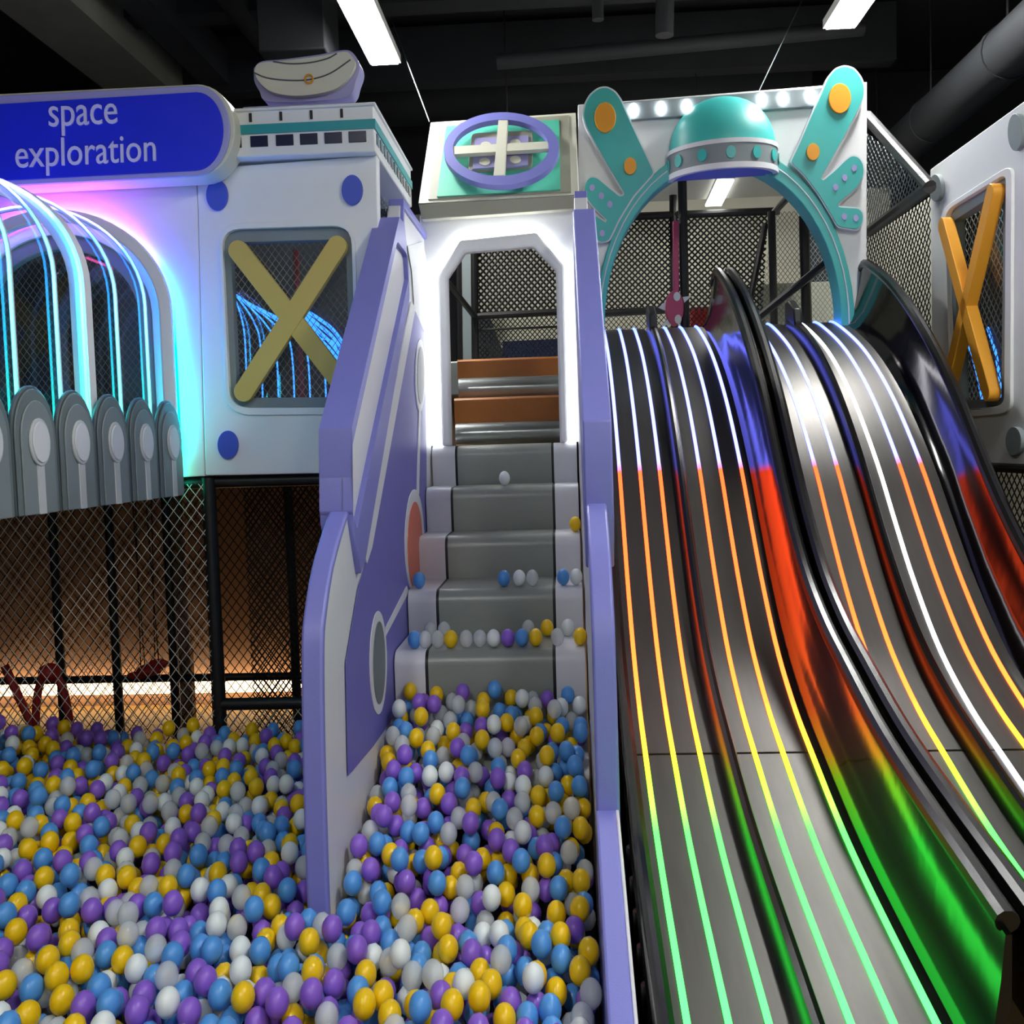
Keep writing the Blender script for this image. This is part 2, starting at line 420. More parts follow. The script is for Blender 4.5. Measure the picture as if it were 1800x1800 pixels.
# ------------------------------------------------------------------ left facade: two white panels above the pit
YP = 4.20
KF = YP/3.80
def facade():
    t = thing('facade_panel', onY(520, 832, YP), 'white wall panel with grey framed window behind a mustard cross', 'panel')
    outer = [(346, 297), (662, 273), (664, 420), (655, 422), (658, 830), (361, 836)]
    # window outline in the photograph
    frame_o = rounded([(391, 404), (618, 397), (628, 716), (406, 717)], 34)
    frame_i = rounded([(405, 427), (607, 421), (616, 698), (417, 699)], 12)
    part('panel_sheet', plateY([outer, frame_o], YP, .07), 'white_panel', t, .004)
    ring_o = rounded([(385, 394), (624, 387), (634, 728), (400, 730)], 42)
    part('raised_border', MB().plate([toY(ring_o, YP), toY(frame_o, YP)], (0, -.012, 0)), 'white_panel', t, .005)
    f = part('window_frame', plateY([frame_o, frame_i], YP+.012, .05), 'grey_panel', t, .006, label='grey rounded window frame')
    part('window_pane', plateY([frame_i], YP+.05, .006), 'window_glass', f, label='clear window pane')
    # cross
    for kx, nm, (a, b) in ((0, 'cross_bar', ((418, 440), (614, 692))), (1, 'cross_bar', ((592, 432), (428, 688)))):
        A, B = Vector(a), Vector(b); d = (B-A).normalized(); nrm = Vector((-d.y, d.x))*17
        ang = math.atan2(d.y, d.x)
        lp = ell2(B.x, B.y, 17, 18, 12, 0, ang-pi/2, ang+pi/2, True)+ell2(A.x, A.y, 17, 18, 12, 0, ang+pi/2, ang+3*pi/2, True)
        part(nm, plateY([lp], YP-.03-.004*kx, .035), 'mustard', t, .005, label='mustard diagonal bar')
    for c, rx, ry in (((383, 344), 19, 27), ((620, 335), 18.5, 26.5), ((402, 782), 18, 25)):
        part('round_stud', MB().plate([toY(ell2(c[0], c[1], rx, ry), YP)], (0, -.014, 0)), 'blue_disc', t, .004, label='blue round disc')
    # second panel: behind the tunnel, with an arched doorway
    t2 = thing('facade_panel', onY(150, 840, YP), 'white wall panel glowing blue and cyan around the lit tunnel', 'panel')
    outer = [(-420, 330), (345, 288), (360, 837), (-420, 872)]
    cx, rw, zs, rz = TCX, TRW-.075, TZS, TRZ-.06
    hole = [(cx+rw, 1.60)]+[(cx+rw*cos(a), zs+rz*sin(a)) for a in [pi*i/20 for i in range(21)]]+[(cx-rw, 1.60)]
    part('panel_sheet', MB().plate([toY(outer, YP), [Vector((x, YP, z)) for x, z in hole]], (0, .07, 0)), 'white_panel', t2, .004)
    ro = [(cx+rw, 1.60)]+[(cx+rw*cos(a), zs+rz*sin(a)) for a in [pi*i/20 for i in range(21)]]+[(cx-rw, 1.60)]
    ri = [(cx+rw-.06, 1.66)]+[(cx+(rw-.06)*cos(a), zs+(rz-.06)*sin(a)) for a in [pi*i/20 for i in range(21)]]+[(cx-rw+.06, 1.66)]
    part('arch_frame', MB().plate([[Vector((x, YP+.01, z)) for x, z in ro], [Vector((x, YP+.01, z)) for x, z in ri]], (0, .04, 0)), 'grey_panel', t2, .004, label='grey arched doorway frame')
    pn = part('window_pane', MB().plate([[Vector((x, YP+.05, z)) for x, z in ri]], (0, .006, 0)), 'window_glass', t2, label='clear pane in the arched doorway')
# tunnel arch shape at the wall (centre x, half width, spring height, rise)
_q = onY(110, 557, YP-.02); _r = onY(300, 557, YP-.02); _s = onY(110, 384, YP-.02)
TX = _q.x-.012; TCX, TRW, TZS, TRZ = _q.x-.012, _r.x-_q.x, _q.z, _s.z-_q.z
facade()

def sign():
    Y = YP-.14
    t = thing('sign_board', onY(150, 330, Y), 'long rounded blue sign reading space exploration in pale letters', 'sign')
    def stadium(x1, top0, top1, bot0, bot1, xl=-330):
        # edges at x=0 and at x=350, extended to the left; round cap on the right
        st = (top1-top0)/350; sb = (bot1-bot0)/350
        cy = (top1+bot1)/2; ry = (bot1-top1)/2; cx = 345; rx = x1-cx
        cap = ell2(cx, cy, rx, ry, 18, 0, -pi/2, pi/2, True)
        cap = [(x, y+(x-cx)*st*.6) for x, y in cap]
        return [(xl, top0+st*xl)]+cap+[(xl, bot0+sb*xl)]
    part('back_board', plateY([stadium(413, 165, 148, 328, 311)], Y, .13), 'cream', t, .006, label='cream edge of the sign box')
    part('border', plateY([stadium(404, 168, 150, 326, 309)], Y-.012, .012), 'sign_edge', t, .003, label='lilac border of the sign')
    part('face', plateY([stadium(392, 183, 162, 317, 299)], Y-.02, .008), 'sign_blue', t, 0, label='deep blue sign face')
    dg = bpy.context.evaluated_depsgraph_get()
    for word, x0, x1, yb0, yb1, yt0, yt1 in (('space', 87.5, 207.6, 240.5, 234.5, 188, 182), ('exploration', 29, 275, 312, 299.5, 246.5, 234)):
        cu = bpy.data.curves.new('txt', 'FONT'); cu.body = word; cu.size = 1; cu.resolution_u = 4
        ob = bpy.data.objects.new('txt', cu); COL.objects.link(ob)
        dg.update(); me = bpy.data.meshes.new_from_object(ob.evaluated_get(bpy.context.evaluated_depsgraph_get()))
        bpy.data.objects.remove(ob, do_unlink=True)
        xs = [v.co.x for v in me.vertices]; ys = [v.co.y for v in me.vertices]
        ax, bx, ay, by = min(xs), max(xs), min(ys), max(ys)
        fr = []
        for v in me.vertices:
            u = (v.co.x-ax)/(bx-ax); q = (v.co.y-ay)/(by-ay)
            px = x0+(x1-x0)*u - q*1.5; yb = yb0+(yb1-yb0)*u; yt = yt0+(yt1-yt0)*u
            fr.append(onY(px, yb+(yt-yb)*q, Y-.0205))
        mb = MB(); n = len(fr)
        fs = [tuple(p.vertices) for p in me.polygons]
        cnt = {}
        for f in fs:
            for i in range(len(f)):
                e = (f[i], f[(i+1) % len(f)]); cnt[tuple(sorted(e))] = cnt.get(tuple(sorted(e)), 0)+1
        allf = list(fs)+[tuple(i+n for i in reversed(f)) for f in fs]
        for f in fs:
            for i in range(len(f)):
                e = (f[i], f[(i+1) % len(f)])
                if cnt[tuple(sorted(e))] == 1: allf.append((e[0], e[0]+n, e[1]+n, e[1]))
        mb.add(fr+[p+Vector((0, -.006, 0)) for p in fr], allf)
        part('lettering', mb, 'sign_text', t, smooth=0, label='pale word '+word)
sign()

# parapet block on top of the facade, running back to the door tower
def parapet():
    Yf = YP-.06
    a, b = onY(380, 196, Yf), onY(655, 178, Yf); c = onY(660, 266, Yf)
    x0, x1 = a.x-.05, (b.x+c.x)/2; z1 = (a.z+b.z)/2; z0 = c.z
    L = 5.12
    t = thing('parapet', (x1-.5, Yf, z0), 'white ship style parapet with teal band and dark windows above the facade', 'parapet')
    part('block', MB().box((x0, Yf, z0), (x1, L, z1)), 'white_panel', t, .006)
    h = z1-z0
    zb0, zb1 = z0+h*.47, z0+h*.66
    part('teal_band', MB().box((x0, Yf-.006, zb0), (x1+.006, L, zb1)), 'teal_deep', t, label='teal stripe around the parapet')
    # front windows
    zw0, zw1 = z0+h*.20, z0+h*.43
    for k, px in enumerate((409, 455.5, 500.5, 543, 586, 628.5)):
        p0, p1 = onY(px-15.5, 245, Yf).x, onY(px+15.5, 245, Yf).x
        part('window', MB().box((p0, Yf-.004, zw0), (p1, Yf+.01, zw1)), 'navy', t, .002, label='dark window')
    for px in (440.5, 494, 547.5, 601):
        p0, p1 = onY(px-2.4, 208, Yf).x, onY(px+2.4, 208, Yf).x
        part('slot', MB().box((p0, Yf-.004, z0+h*.72), (p1, Yf+.01, z0+h*.90)), 'seam_black', t, label='black slot')
    n = 11
    for k in range(n):
        y = Yf+.04+k*.083
        part('window', MB().box((x1-.01, y, zw0), (x1+.004, y+.055, zw1)), 'navy', t, .002, label='dark window')
    part('top_lip', MB().box((x0, Yf-.01, z1-.012), (x1+.01, L, z1)), 'white_panel', t, .004)
    return z1, x1
PZ, PX1 = parapet()

def bean():
    Y = YP+.04
    t = thing('bean_ornament', onY(525, 180, Y), 'white bean shaped cap ornament with orange ring on the parapet', 'ornament')
    part('plinth', MB().box((onY(426, 180, Y-.02).x, Y-.02, PZ), (onY(622, 178, Y-.02).x, Y+.2, PZ+.035)), 'lilac_pale', t, .004, label='lilac plinth')
    def sm(pts, n=5): return [tuple(v) for v in smooth_line(pts+[pts[0]], n)[:-1]]
    back = sm([(446, 120), (460, 108), (500, 104), (560, 96), (605, 88), (622, 95), (632, 116), (626, 140), (610, 170), (540, 178), (470, 178), (456, 160), (447, 142)])
    front = sm([(447, 124), (456, 111), (495, 107), (560, 99), (604, 91), (617, 97), (624, 112), (614, 134), (590, 156), (550, 166), (510, 168), (475, 160), (454, 142)])
    part('backing', plateY([back], Y+.02, .1), 'lilac_pale', t, .006, label='lilac backing of the bean')
    part('bean_face', plateY([front], Y-.01, .03), 'cream', t, .008, label='cream bean face')
    for ln in ([(447, 128), (470, 137), (505, 141), (543, 140), (580, 129), (616, 105)], [(480, 108), (510, 112), (545, 110), (575, 103), (592, 94)]):
        pts = [onY(p[0], p[1], Y-.012) for p in smooth_line([Vector(q) for q in ln], 5)]
        part('line', MB().tube(pts, .0028, 6), 'line_dark', t, label='dark curved line')
    part('ring', MB().tube([onY(x, y, Y-.015) for x, y in ell2(543, 139, 7, 7.5, 18)], .004, 6, True), 'orange', t, label='orange ring')
bean()

# ------------------------------------------------------------------ lit tunnel in front of the left panel
def tunnel():
    t = thing('light_tunnel', (TCX, 3.55, 1.47), 'clear vaulted tunnel with cyan and blue light ribs', 'tunnel')
    def arc(Y, rw, rz, zlow=1.50, n=28):
        pts = [Vector((TCX+rw, Y, zlow)), Vector((TCX+rw, Y, (zlow+TZS)/2))]
        pts += [Vector((TCX+rw*cos(pi*i/n), Y, TZS+rz*sin(pi*i/n))) for i in range(n+1)]
        return pts+[Vector((TCX-rw, Y, (zlow+TZS)/2)), Vector((TCX-rw, Y, zlow))]
    YS = [YP-.025]+[y*KF for y in (3.575, 3.335, 3.14, 2.93, 2.69, 2.45)]
    for k, Y in enumerate(YS):
        if k == 3:      # wide white hoop
            o, i = arc(Y-.03, TRW+.005, TRZ+.005), arc(Y-.03, TRW-.05, TRZ-.05)
            hp = MB().plate([o+list(reversed(i))], (0, .05, 0)); part('hoop', hp, 'white_panel', t, .004, label='wide white hoop')
            part('light_rib', MB().tube(arc(Y-.04, TRW-.004, TRZ-.004), .0042, 6), 'tunnel_led', t, label='cyan light tape')
        else:
            part('light_rib', MB().tube(arc(Y, TRW, TRZ), .0036 if k else .0046, 6), 'tunnel_led', t, label='cyan light tape')
            part('rib_holder', MB().tube(arc(Y+.012, TRW-.004, TRZ-.004), .008, 6), 'pale_grey', t)
    part('shell', MB().sweep([arc(YS[0], TRW-.012, TRZ-.012), arc(2.5, TRW-.012, TRZ-.012)], closed=False), 'tunnel_acrylic', t, label='clear acrylic vault')
    # border of the hoop on the wall with the tape that washes the wall
    o, i = arc(YP-.038, TRW+.03, TRZ+.03), arc(YP-.038, TRW-.02, TRZ-.02)
    part('wall_hoop', MB().plate([o+list(reversed(i))], (0, -.025, 0)), 'white_panel', t, .004)
    part('halo_tape', MB().tube(arc(YP-.02, TRW+.026, TRZ+.026, 1.66), .005, 6), 'halo_led', t, label='colour changing tape behind the hoop')
    part('deck', MB().box((TCX-TRW-.05, 2.5, 1.485), (TCX+TRW-.012, YP-.01, 1.53)), 'pale_grey', t)
    part('inner_tape', MB().tube([(TCX-.14, 3.75, TZS+TRZ-.05), (TCX-.14, 2.7, TZS+TRZ-.05)], .006, 6), 'pink_led', t, label='pink light tape inside the vault')
tunnel()

# petal fence beside the tunnel
def petal(Yc, label):
    X = -1.592
    z0, z1, hw = 1.488, 1.873, .128
    t = thing('petal_board', (X, Yc, z0), label, 'panel', 'grey petal boards of the tunnel fence')
    def pet(hw, zt, zb, n=14):
        zc = zt-hw*1.2
        return [(Yc+hw, zb)]+[(Yc+hw*cos(pi*i/n), zc+hw*1.2*sin(pi*i/n)) for i in range(n+1)]+[(Yc-hw, zb)]
    def pl(pts, x, th): return MB().plate([[Vector((x, y, z)) for y, z in pts]], (th, 0, 0))
    part('board', pl(pet(hw, z1, z0), X-.013, .013), 'grey_dark', t, .005)
    part('raised_petal', pl(pet(hw*.93, z1-.01, z0), X, .006), 'grey_mid', t, .003)
    part('inner_petal', pl(pet(hw*.74, z1-.045, z0), X+.006, .006), 'grey_panel', t, .003)
    e = [(Yc+.058*cos(2*pi*i/24), z1-.17+.072*sin(2*pi*i/24)) for i in range(24)]
    part('stem', pl([(Yc-.019, z0), (Yc+.019, z0), (Yc+.019, z1-.19), (Yc-.019, z1-.19)], X+.012, .004), 'pale_grey', t, label='pale stem')
    part('oval', pl(e, X+.012, .007), 'pale_grey', t, .002, label='pale oval rim')
    e = [(Yc+.048*cos(2*pi*i/24), z1-.17+.061*sin(2*pi*i/24)) for i in range(24)]
    part('oval_face', pl(e, X+.019, .004), 'white_vinyl', t, .001, label='white oval')
nm = ['smallest grey petal board at the corner of the white wall', 'grey petal board second from the white wall', 'grey petal board in the middle of the row', 'large grey petal board fourth from the white wall', 'largest whole grey petal board of the row', 'grey petal board cut by the left edge of the picture']
for k in range(6): petal(4.052-.262*k, nm[k])

# ------------------------------------------------------------------ space under the left facade: posts, nets, warm lit room behind
def post(pts, r, label, name='padded_post', m='black_tube'):
    return solo(name, MB().tube(pts, r, 12), m, label, 'post')
a = onY(376, 1050, 4.24); post([(a.x-.0, 4.24, 0), (a.x, 4.24, 1.555)], .03, 'thick black padded post between the two pit nets')
p = onY(515, 1236, 4.24)
solo('padded_bar', MB().tube([(a.x, 4.24, p.z), (-.77, 4.24, p.z)], .027, 12), 'black_tube', 'thick black padded bar low beside the stair wall', 'bar')
solo('padded_bar', MB().tube([(-3.2, 4.26, 1.535), (-.77, 4.26, 1.535)], .026, 12), 'black_tube', 'black padded bar under the facade panels', 'bar')
for px, lb in ((97, 'black post behind the net at the far left'), (196, 'black post behind the net under the middle petal'), (297, 'black post behind the net under the smallest petal'), (512, 'black post behind the net beside the stair wall')):
    q = onY(px, 1000, 5.1); post([(q.x, 5.1, 0), (q.x, 5.1, 1.58)], .024, lb)
q = onY(300, 1192, 5.1); solo('padded_bar', MB().tube([(-3.2, 5.1, q.z), (-.78, 5.1, q.z)], .02, 10), 'black_tube', 'long black bar low behind the pit net', 'bar')
c = [Vector((-3.1, 4.215, .3)), Vector((a.x, 4.215, .3)), Vector((a.x, 4.215, 1.53)), Vector((-3.1, 4.215, 1.53))]
net(c, (1, 0, 0), (0, 0, 1), .049, .064, .0036, 'white_strand', 'pale diamond net over the pit below the petals')
c = [Vector((a.x, 4.225, .3)), Vector((-.77, 4.225, .3)), Vector((-.77, 4.225, p.z)), Vector((a.x, 4.225, p.z))]
net(c, (1, 0, 0), (0, 0, 1), .049, .064, .0036, 'white_strand', 'pale diamond net low between black post and stair wall')
c = [Vector((a.x, 4.7, .0)), Vector((-.78, 4.7, .0)), Vector((-.78, 4.7, 1.55)), Vector((a.x, 4.7, 1.55))]
net(c, (1, 0, 0), (0, 0, 1), .027, .037, .006, 'black_strand', 'black diamond net between black post and stair wall')
c = [Vector((-3.2, 5.4, .0)), Vector((-.78, 5.4, .0)), Vector((-.78, 5.4, 1.55)), Vector((-3.2, 5.4, 1.55))]
net(c, (1, 0, 0), (0, 0, 1), .05, .066, .005, 'black_strand', 'dark net further back under the facade')
shell('wall_rear_room', (-4.2, 6.6, 0), (-.70, 6.7, 2.1), 'back_brown', 'brown wall glowing warm at its foot behind the pit nets')
solo('cove_lamp', MB().box((-4.1, 6.50, .10), (-.75, 6.56, .19)), 'warm_led', 'warm light strip along the foot of the brown wall', 'lamp')
shell('floor_deck', (-4.2, 4.29, 1.58), (-.79, 6.7, 1.66), 'pit_dark', 'dark deck over the warm lit room')
solo('timber_column', MB().box((onY(305, 1000, 5.6).x, 5.6, 0), (onY(326, 1000, 5.6).x, 5.66, 1.57)), 'back_brown', 'light brown timber column behind the pit net', 'column', bevel=.004)
# red hanging toy and red chair legs
def red_toy():
    Y = 4.8
    c = onY(262, 1178, Y)
    t = thing('hanging_toy', c, 'small red toy hanging on cords behind the pit net', 'toy')
    part('body', MB().ell(c, .06, .05, .03), 'red', t); part('wing', MB().ell(c+Vector((.05, 0, .03)), .05, .015, .025), 'red', t)
    part('wing', MB().ell(c+Vector((-.06, 0, -.025)), .05, .015, .02), 'red', t)
    for dx in (-.04, .05): part('cord', MB().tube([c+Vector((dx, 0, .02)), c+Vector((dx*.5, 0, 1.57-c.z))], .003, 5), 'black_strand', t)
    for dx in (-.02, .03): part('cord', MB().tube([c+Vector((dx, 0, .02)), c+Vector((dx*2, 0, 1.57-c.z))], .003, 5), 'black_strand', t)
red_toy()
def red_stool():
    Y = 4.65
    c = onY(88, 1190, Y)
    t = thing('ride_toy', (c.x, Y, 0), 'dark red ride on toy with bent legs behind the left net', 'toy')
    for s in (-1, 1):
        pts = smooth_line([Vector((c.x+s*.015, Y, c.z+.02)), Vector((c.x+s*.06, Y, c.z-.06)), Vector((c.x+s*.085, Y, c.z-.25)), Vector((c.x+s*.1, Y, 0.0))], 4)
        part('leg', MB().tube(pts, .02, 8), 'red', t)
    part('seat', MB().ell((c.x, Y, c.z+.02), .05, .06, .045), 'red', t)
    d = onY(8, 1170, Y)
    part('leg', MB().tube([d, Vector((d.x+.12, Y, d.z-.3))], .02, 8), 'red', t)
red_stool()

# interior seen through the crossed window: blue light curves and red pole, net behind glass
c = toY([(396, 410), (628, 402), (640, 785), (408, 792)], 4.33)
net(c, (1, 0, 0), (0, 0, 1), .030, .040, .0026, 'white_strand', 'pale net right behind the crossed left window')
c = [Vector((TCX-TRW, 4.36, 1.6)), Vector((TCX+TRW, 4.36, 1.6)), Vector((TCX+TRW, 4.36, 2.6)), Vector((TCX-TRW, 4.36, 2.6))]
net(c, (1, 0, 0), (0, 0, 1), .030, .040, .0026, 'grey_strand', 'grey net behind the arched doorway of the tunnel')
def blue_lines():
    Y = 4.9
    lb = ['leftmost', 'second', 'third', 'fourth', 'fifth', 'sixth', 'seventh']
    for k in range(7):
        a = Vector((408+4*k, 512+3*k)); b = Vector((425+k*21, 560+5*k)); c = Vector((432+k*27, 620)); d = Vector((436+k*28, 800))
        pts = [onY(q.x, q.y, Y+.04*k) for q in smooth_line([a, b, c, d], 6)]
        solo('light_line', MB().tube(pts, .0045, 5), 'blue_led', lb[k]+' of the blue light lines behind the crossed window', 'light', 'blue light lines behind the window')
    for k in range(4):
        pts = [onY(q.x, q.y, 5.975) for q in smooth_line([Vector((520+6*k, 536+9*k)), Vector((560, 560+11*k)), Vector((590, 585+14*k)), Vector((625, 640+16*k))], 5)]
        solo('light_line', MB().tube(pts, .011, 5), 'blue_led', 'blue light line at the right of the crossed window, number %s from the top' % ['one', 'two', 'three', 'four'][k], 'light', 'blue light lines behind the window')
    solo('red_pole', MB().tube([onY(520, 440, 5.2), onY(534, 800, 5.2)], .016, 8), 'red', 'red pole behind the crossed left window', 'pole')
blue_lines()
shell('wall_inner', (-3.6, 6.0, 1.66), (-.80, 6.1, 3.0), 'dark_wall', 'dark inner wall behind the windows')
c = [Vector((-.775, 4.28, 2.4)), Vector((-.775, 5.1, 2.4)), Vector((-.775, 5.1, 2.75)), Vector((-.775, 4.28, 2.75))]
net(c, (0, 1, 0), (0, 0, 1), .05, .05, .004, 'grey_strand', 'grey net on the side of the cabin below the parapet')

# ------------------------------------------------------------------ staircase
mat('frosted', 'b9c8d2', .15, alpha=.55, var=.1, scale=6)
ZS = [.2, .38, .56, .885, 1.066, 1.256, 1.462, 1.66]
YS_ = [2.75, 3.1, 3.45, 3.80, 4.17, 4.54, 4.82, 5.09]
YD = 5.16
def stairs():
    t = thing('padded_stairs', (-.31, 3.8, 0), 'grey padded stairs with white ends rising from the ball pit', 'stairs')
    for k in range(2, 8):
        y, z = YS_[k], ZS[k]; zl = ZS[k-1]-.02
        yb = (YS_[k+1]+.03) if k < 7 else 5.32
        r = .055
        prof = [(y+.012, zl), (y+.002, zl+.05), (y, z-r)]+[(y+r-r*cos(a), z-r+r*sin(a)) for a in [pi/2*i/6 for i in range(1, 7)]]+[(yb, z), (yb, zl)]
        def seg(x0, x1, d=0): return MB().sweep([[(x0, p[0]+d, p[1]-d) for p in prof], [(x1, p[0]+d, p[1]-d) for p in prof]])
        if k == 7:
            xs = (-.672, -.555, -.07, .047)
        else: xs = (-.672, -.553, -.066, .047)
        s = part('step', seg(xs[1]+.009, xs[2]-.009), 'step_grey', t, smooth=50)
        part('step_end', seg(xs[0], xs[1]-.003), 'white_vinyl', s, smooth=50, label='white padded step end')
        part('step_end', seg(xs[2]+.003, xs[3]), 'white_vinyl', s, smooth=50, label='white padded step end')
        part('seam', seg(xs[1]-.003, xs[1]+.009, .002), 'seam_black', s, smooth=50, label='black seam')
        part('seam', seg(xs[2]-.009, xs[2]+.003, .002), 'seam_black', s, smooth=50, label='black seam')
stairs()

WALL = [(2.69, 0), (2.68, .44), (2.70, .85), (2.735, 1.12), (2.78, 1.21), (2.88, 1.32), (3.045, 1.425), (3.14, 1.47)]
def stair_wall(left):
    if left:
        xi, xo, ui, uo = -.679, -.735, -.664, -.768
        t = thing('stair_side_wall', (-.71, 2.7, 0), 'lilac and white padded wall on the left of the stairs, slanting window at its top', 'wall panel')
        kk = 0
    else:
        xi, xo, ui, uo = .053, .112, .049, .138
        t = thing('stair_side_wall', (.08, 2.7, 0), 'lilac padded wall between the stairs and the slide, seen edge on', 'wall panel')
    def pl(poly, x0, x1): return MB().plate([[Vector((x0, y, z)) for y, z in l] for l in poly], (x1-x0, 0, 0))
    fr = [tuple(p) for p in smooth_line(WALL, 3)]
    back = [(y+.02, z-.006) for y, z in fr]
    part('wall_body', pl([back+[(3.2, 1.44), (3.25, 1.72), (4.33, 2.57), (4.43, 2.69), (YD, 2.69), (YD, 0)]], xi+(-.004 if left else .004), xo), 'white_vinyl', t, .004)
    pad = fr+[(y+.03, z-.012) for y, z in reversed(fr)]
    part('front_pad', pl([pad], xi, xo-(.004 if left else -.004)), 'lilac_vinyl', t, .008, label='lilac padded front edge', segs=3)
    # thicker slanting upper board
    ub = [(3.13, 1.43), (3.16, 1.72), (4.27, 2.605), (4.40, 2.605), (4.43, 2.55), (4.47, 2.30), (3.29, 1.29), (3.215, 1.26)]
    if left:
        hole = [(q.y, q.z) for q in toX(rounded([(620, 782), (699, 424), (715, 446), (720, 482), (656, 792), (628, 930), (620, 900)], 4, 2), ui)]
        part('slanting_board', pl([ub, hole], ui, uo), 'lilac_vinyl', t, .006, label='slanting lilac board with long window')
        part('pane', pl([hole], ui-.03, ui-.036), 'frosted', t, label='long pale pane')
    else:
        part('slanting_board', pl([ub], ui, uo), 'lilac_vinyl', t, .006, label='slanting lilac board')
    part('top_cap', pl([[(4.40, 2.60), (4.44, 2.72), (YD, 2.72), (YD, 2.69), (4.46, 2.69), (4.44, 2.60)]], ui+(-.006 if left else .01), xo), 'lilac_vinyl', t, .003, label='lilac top edge')
    if left:
        X = -.6795
        def dec(nm, pts, m, k, hole=None, label=None):
            loops = [toX(pts, X)]+([toX(hole, X)] if hole else [])
            part(nm, MB().plate(loops, (.0025*k, 0, 0)), m, t, label=label, smooth=0)
        dec('purple_field', [(727, 545), (745, 582), (749, 800), (750, 1240), (690, 1262), (655, 1312), (611, 1363), (607, 1166), (629, 1033), (644, 985)], 'lilac_panel', 1, label='purple field')
        dec('stripe', [(721, 530), (729, 540), (652, 962), (643, 990), (636, 968)], 'white_vinyl', 2, label='white stripe')
        dec('white_field', [(716, 432), (742, 425), (752, 470), (746, 585), (728, 545), (724, 480)], 'white_panel', 1, label='white field')
        dec('ring', ell2(663, 1165, 15, 91, 32), 'white_vinyl', 2, label='white ring')
        dec('oval', ell2(663.5, 1165, 10.5, 73, 32), 'grey_mid', 3, label='grey oval')
        dec('ring', ell2(727, 952, 17, 92, 32), 'white_vinyl', 2, label='white ring')
        dec('oval', ell2(727, 958, 13, 76, 32), 'coral', 3, label='coral oval')
        dec('ring', ell2(737, 660, 8.5, 64, 28), 'white_vinyl', 2, label='white ring')
        dec('oval', ell2(737.5, 660, 5.8, 50, 28), 'pale_grey', 3, label='pale oval')
        dec('stripe', [(735, 720), (738, 722), (735, 868), (731, 866)], 'white_vinyl', 2, label='thin white line')
        dec('stripe', [(676, 1118), (676, 1103), (713, 1030), (717, 1040)], 'white_vinyl', 2, label='thin white line')
stair_wall(True); stair_wall(False)
t = thing('pit_wall', (.08, 2.2, 0), 'low lilac padded wall of the ball pit in front of the slide', 'wall panel')
pr = [(2.69, 0), (2.69, .675), (2.6, .665), (1.5, .36), (1.5, 0)]
part('pad', MB().plate([[Vector((.052, y, z)) for y, z in pr]], (.052, 0, 0)), 'lilac_vinyl', t, .006)
part('white_side', MB().plate([[Vector((.104, y, z)) for y, z in pr]], (.008, 0, 0)), 'white_vinyl', t, .003)

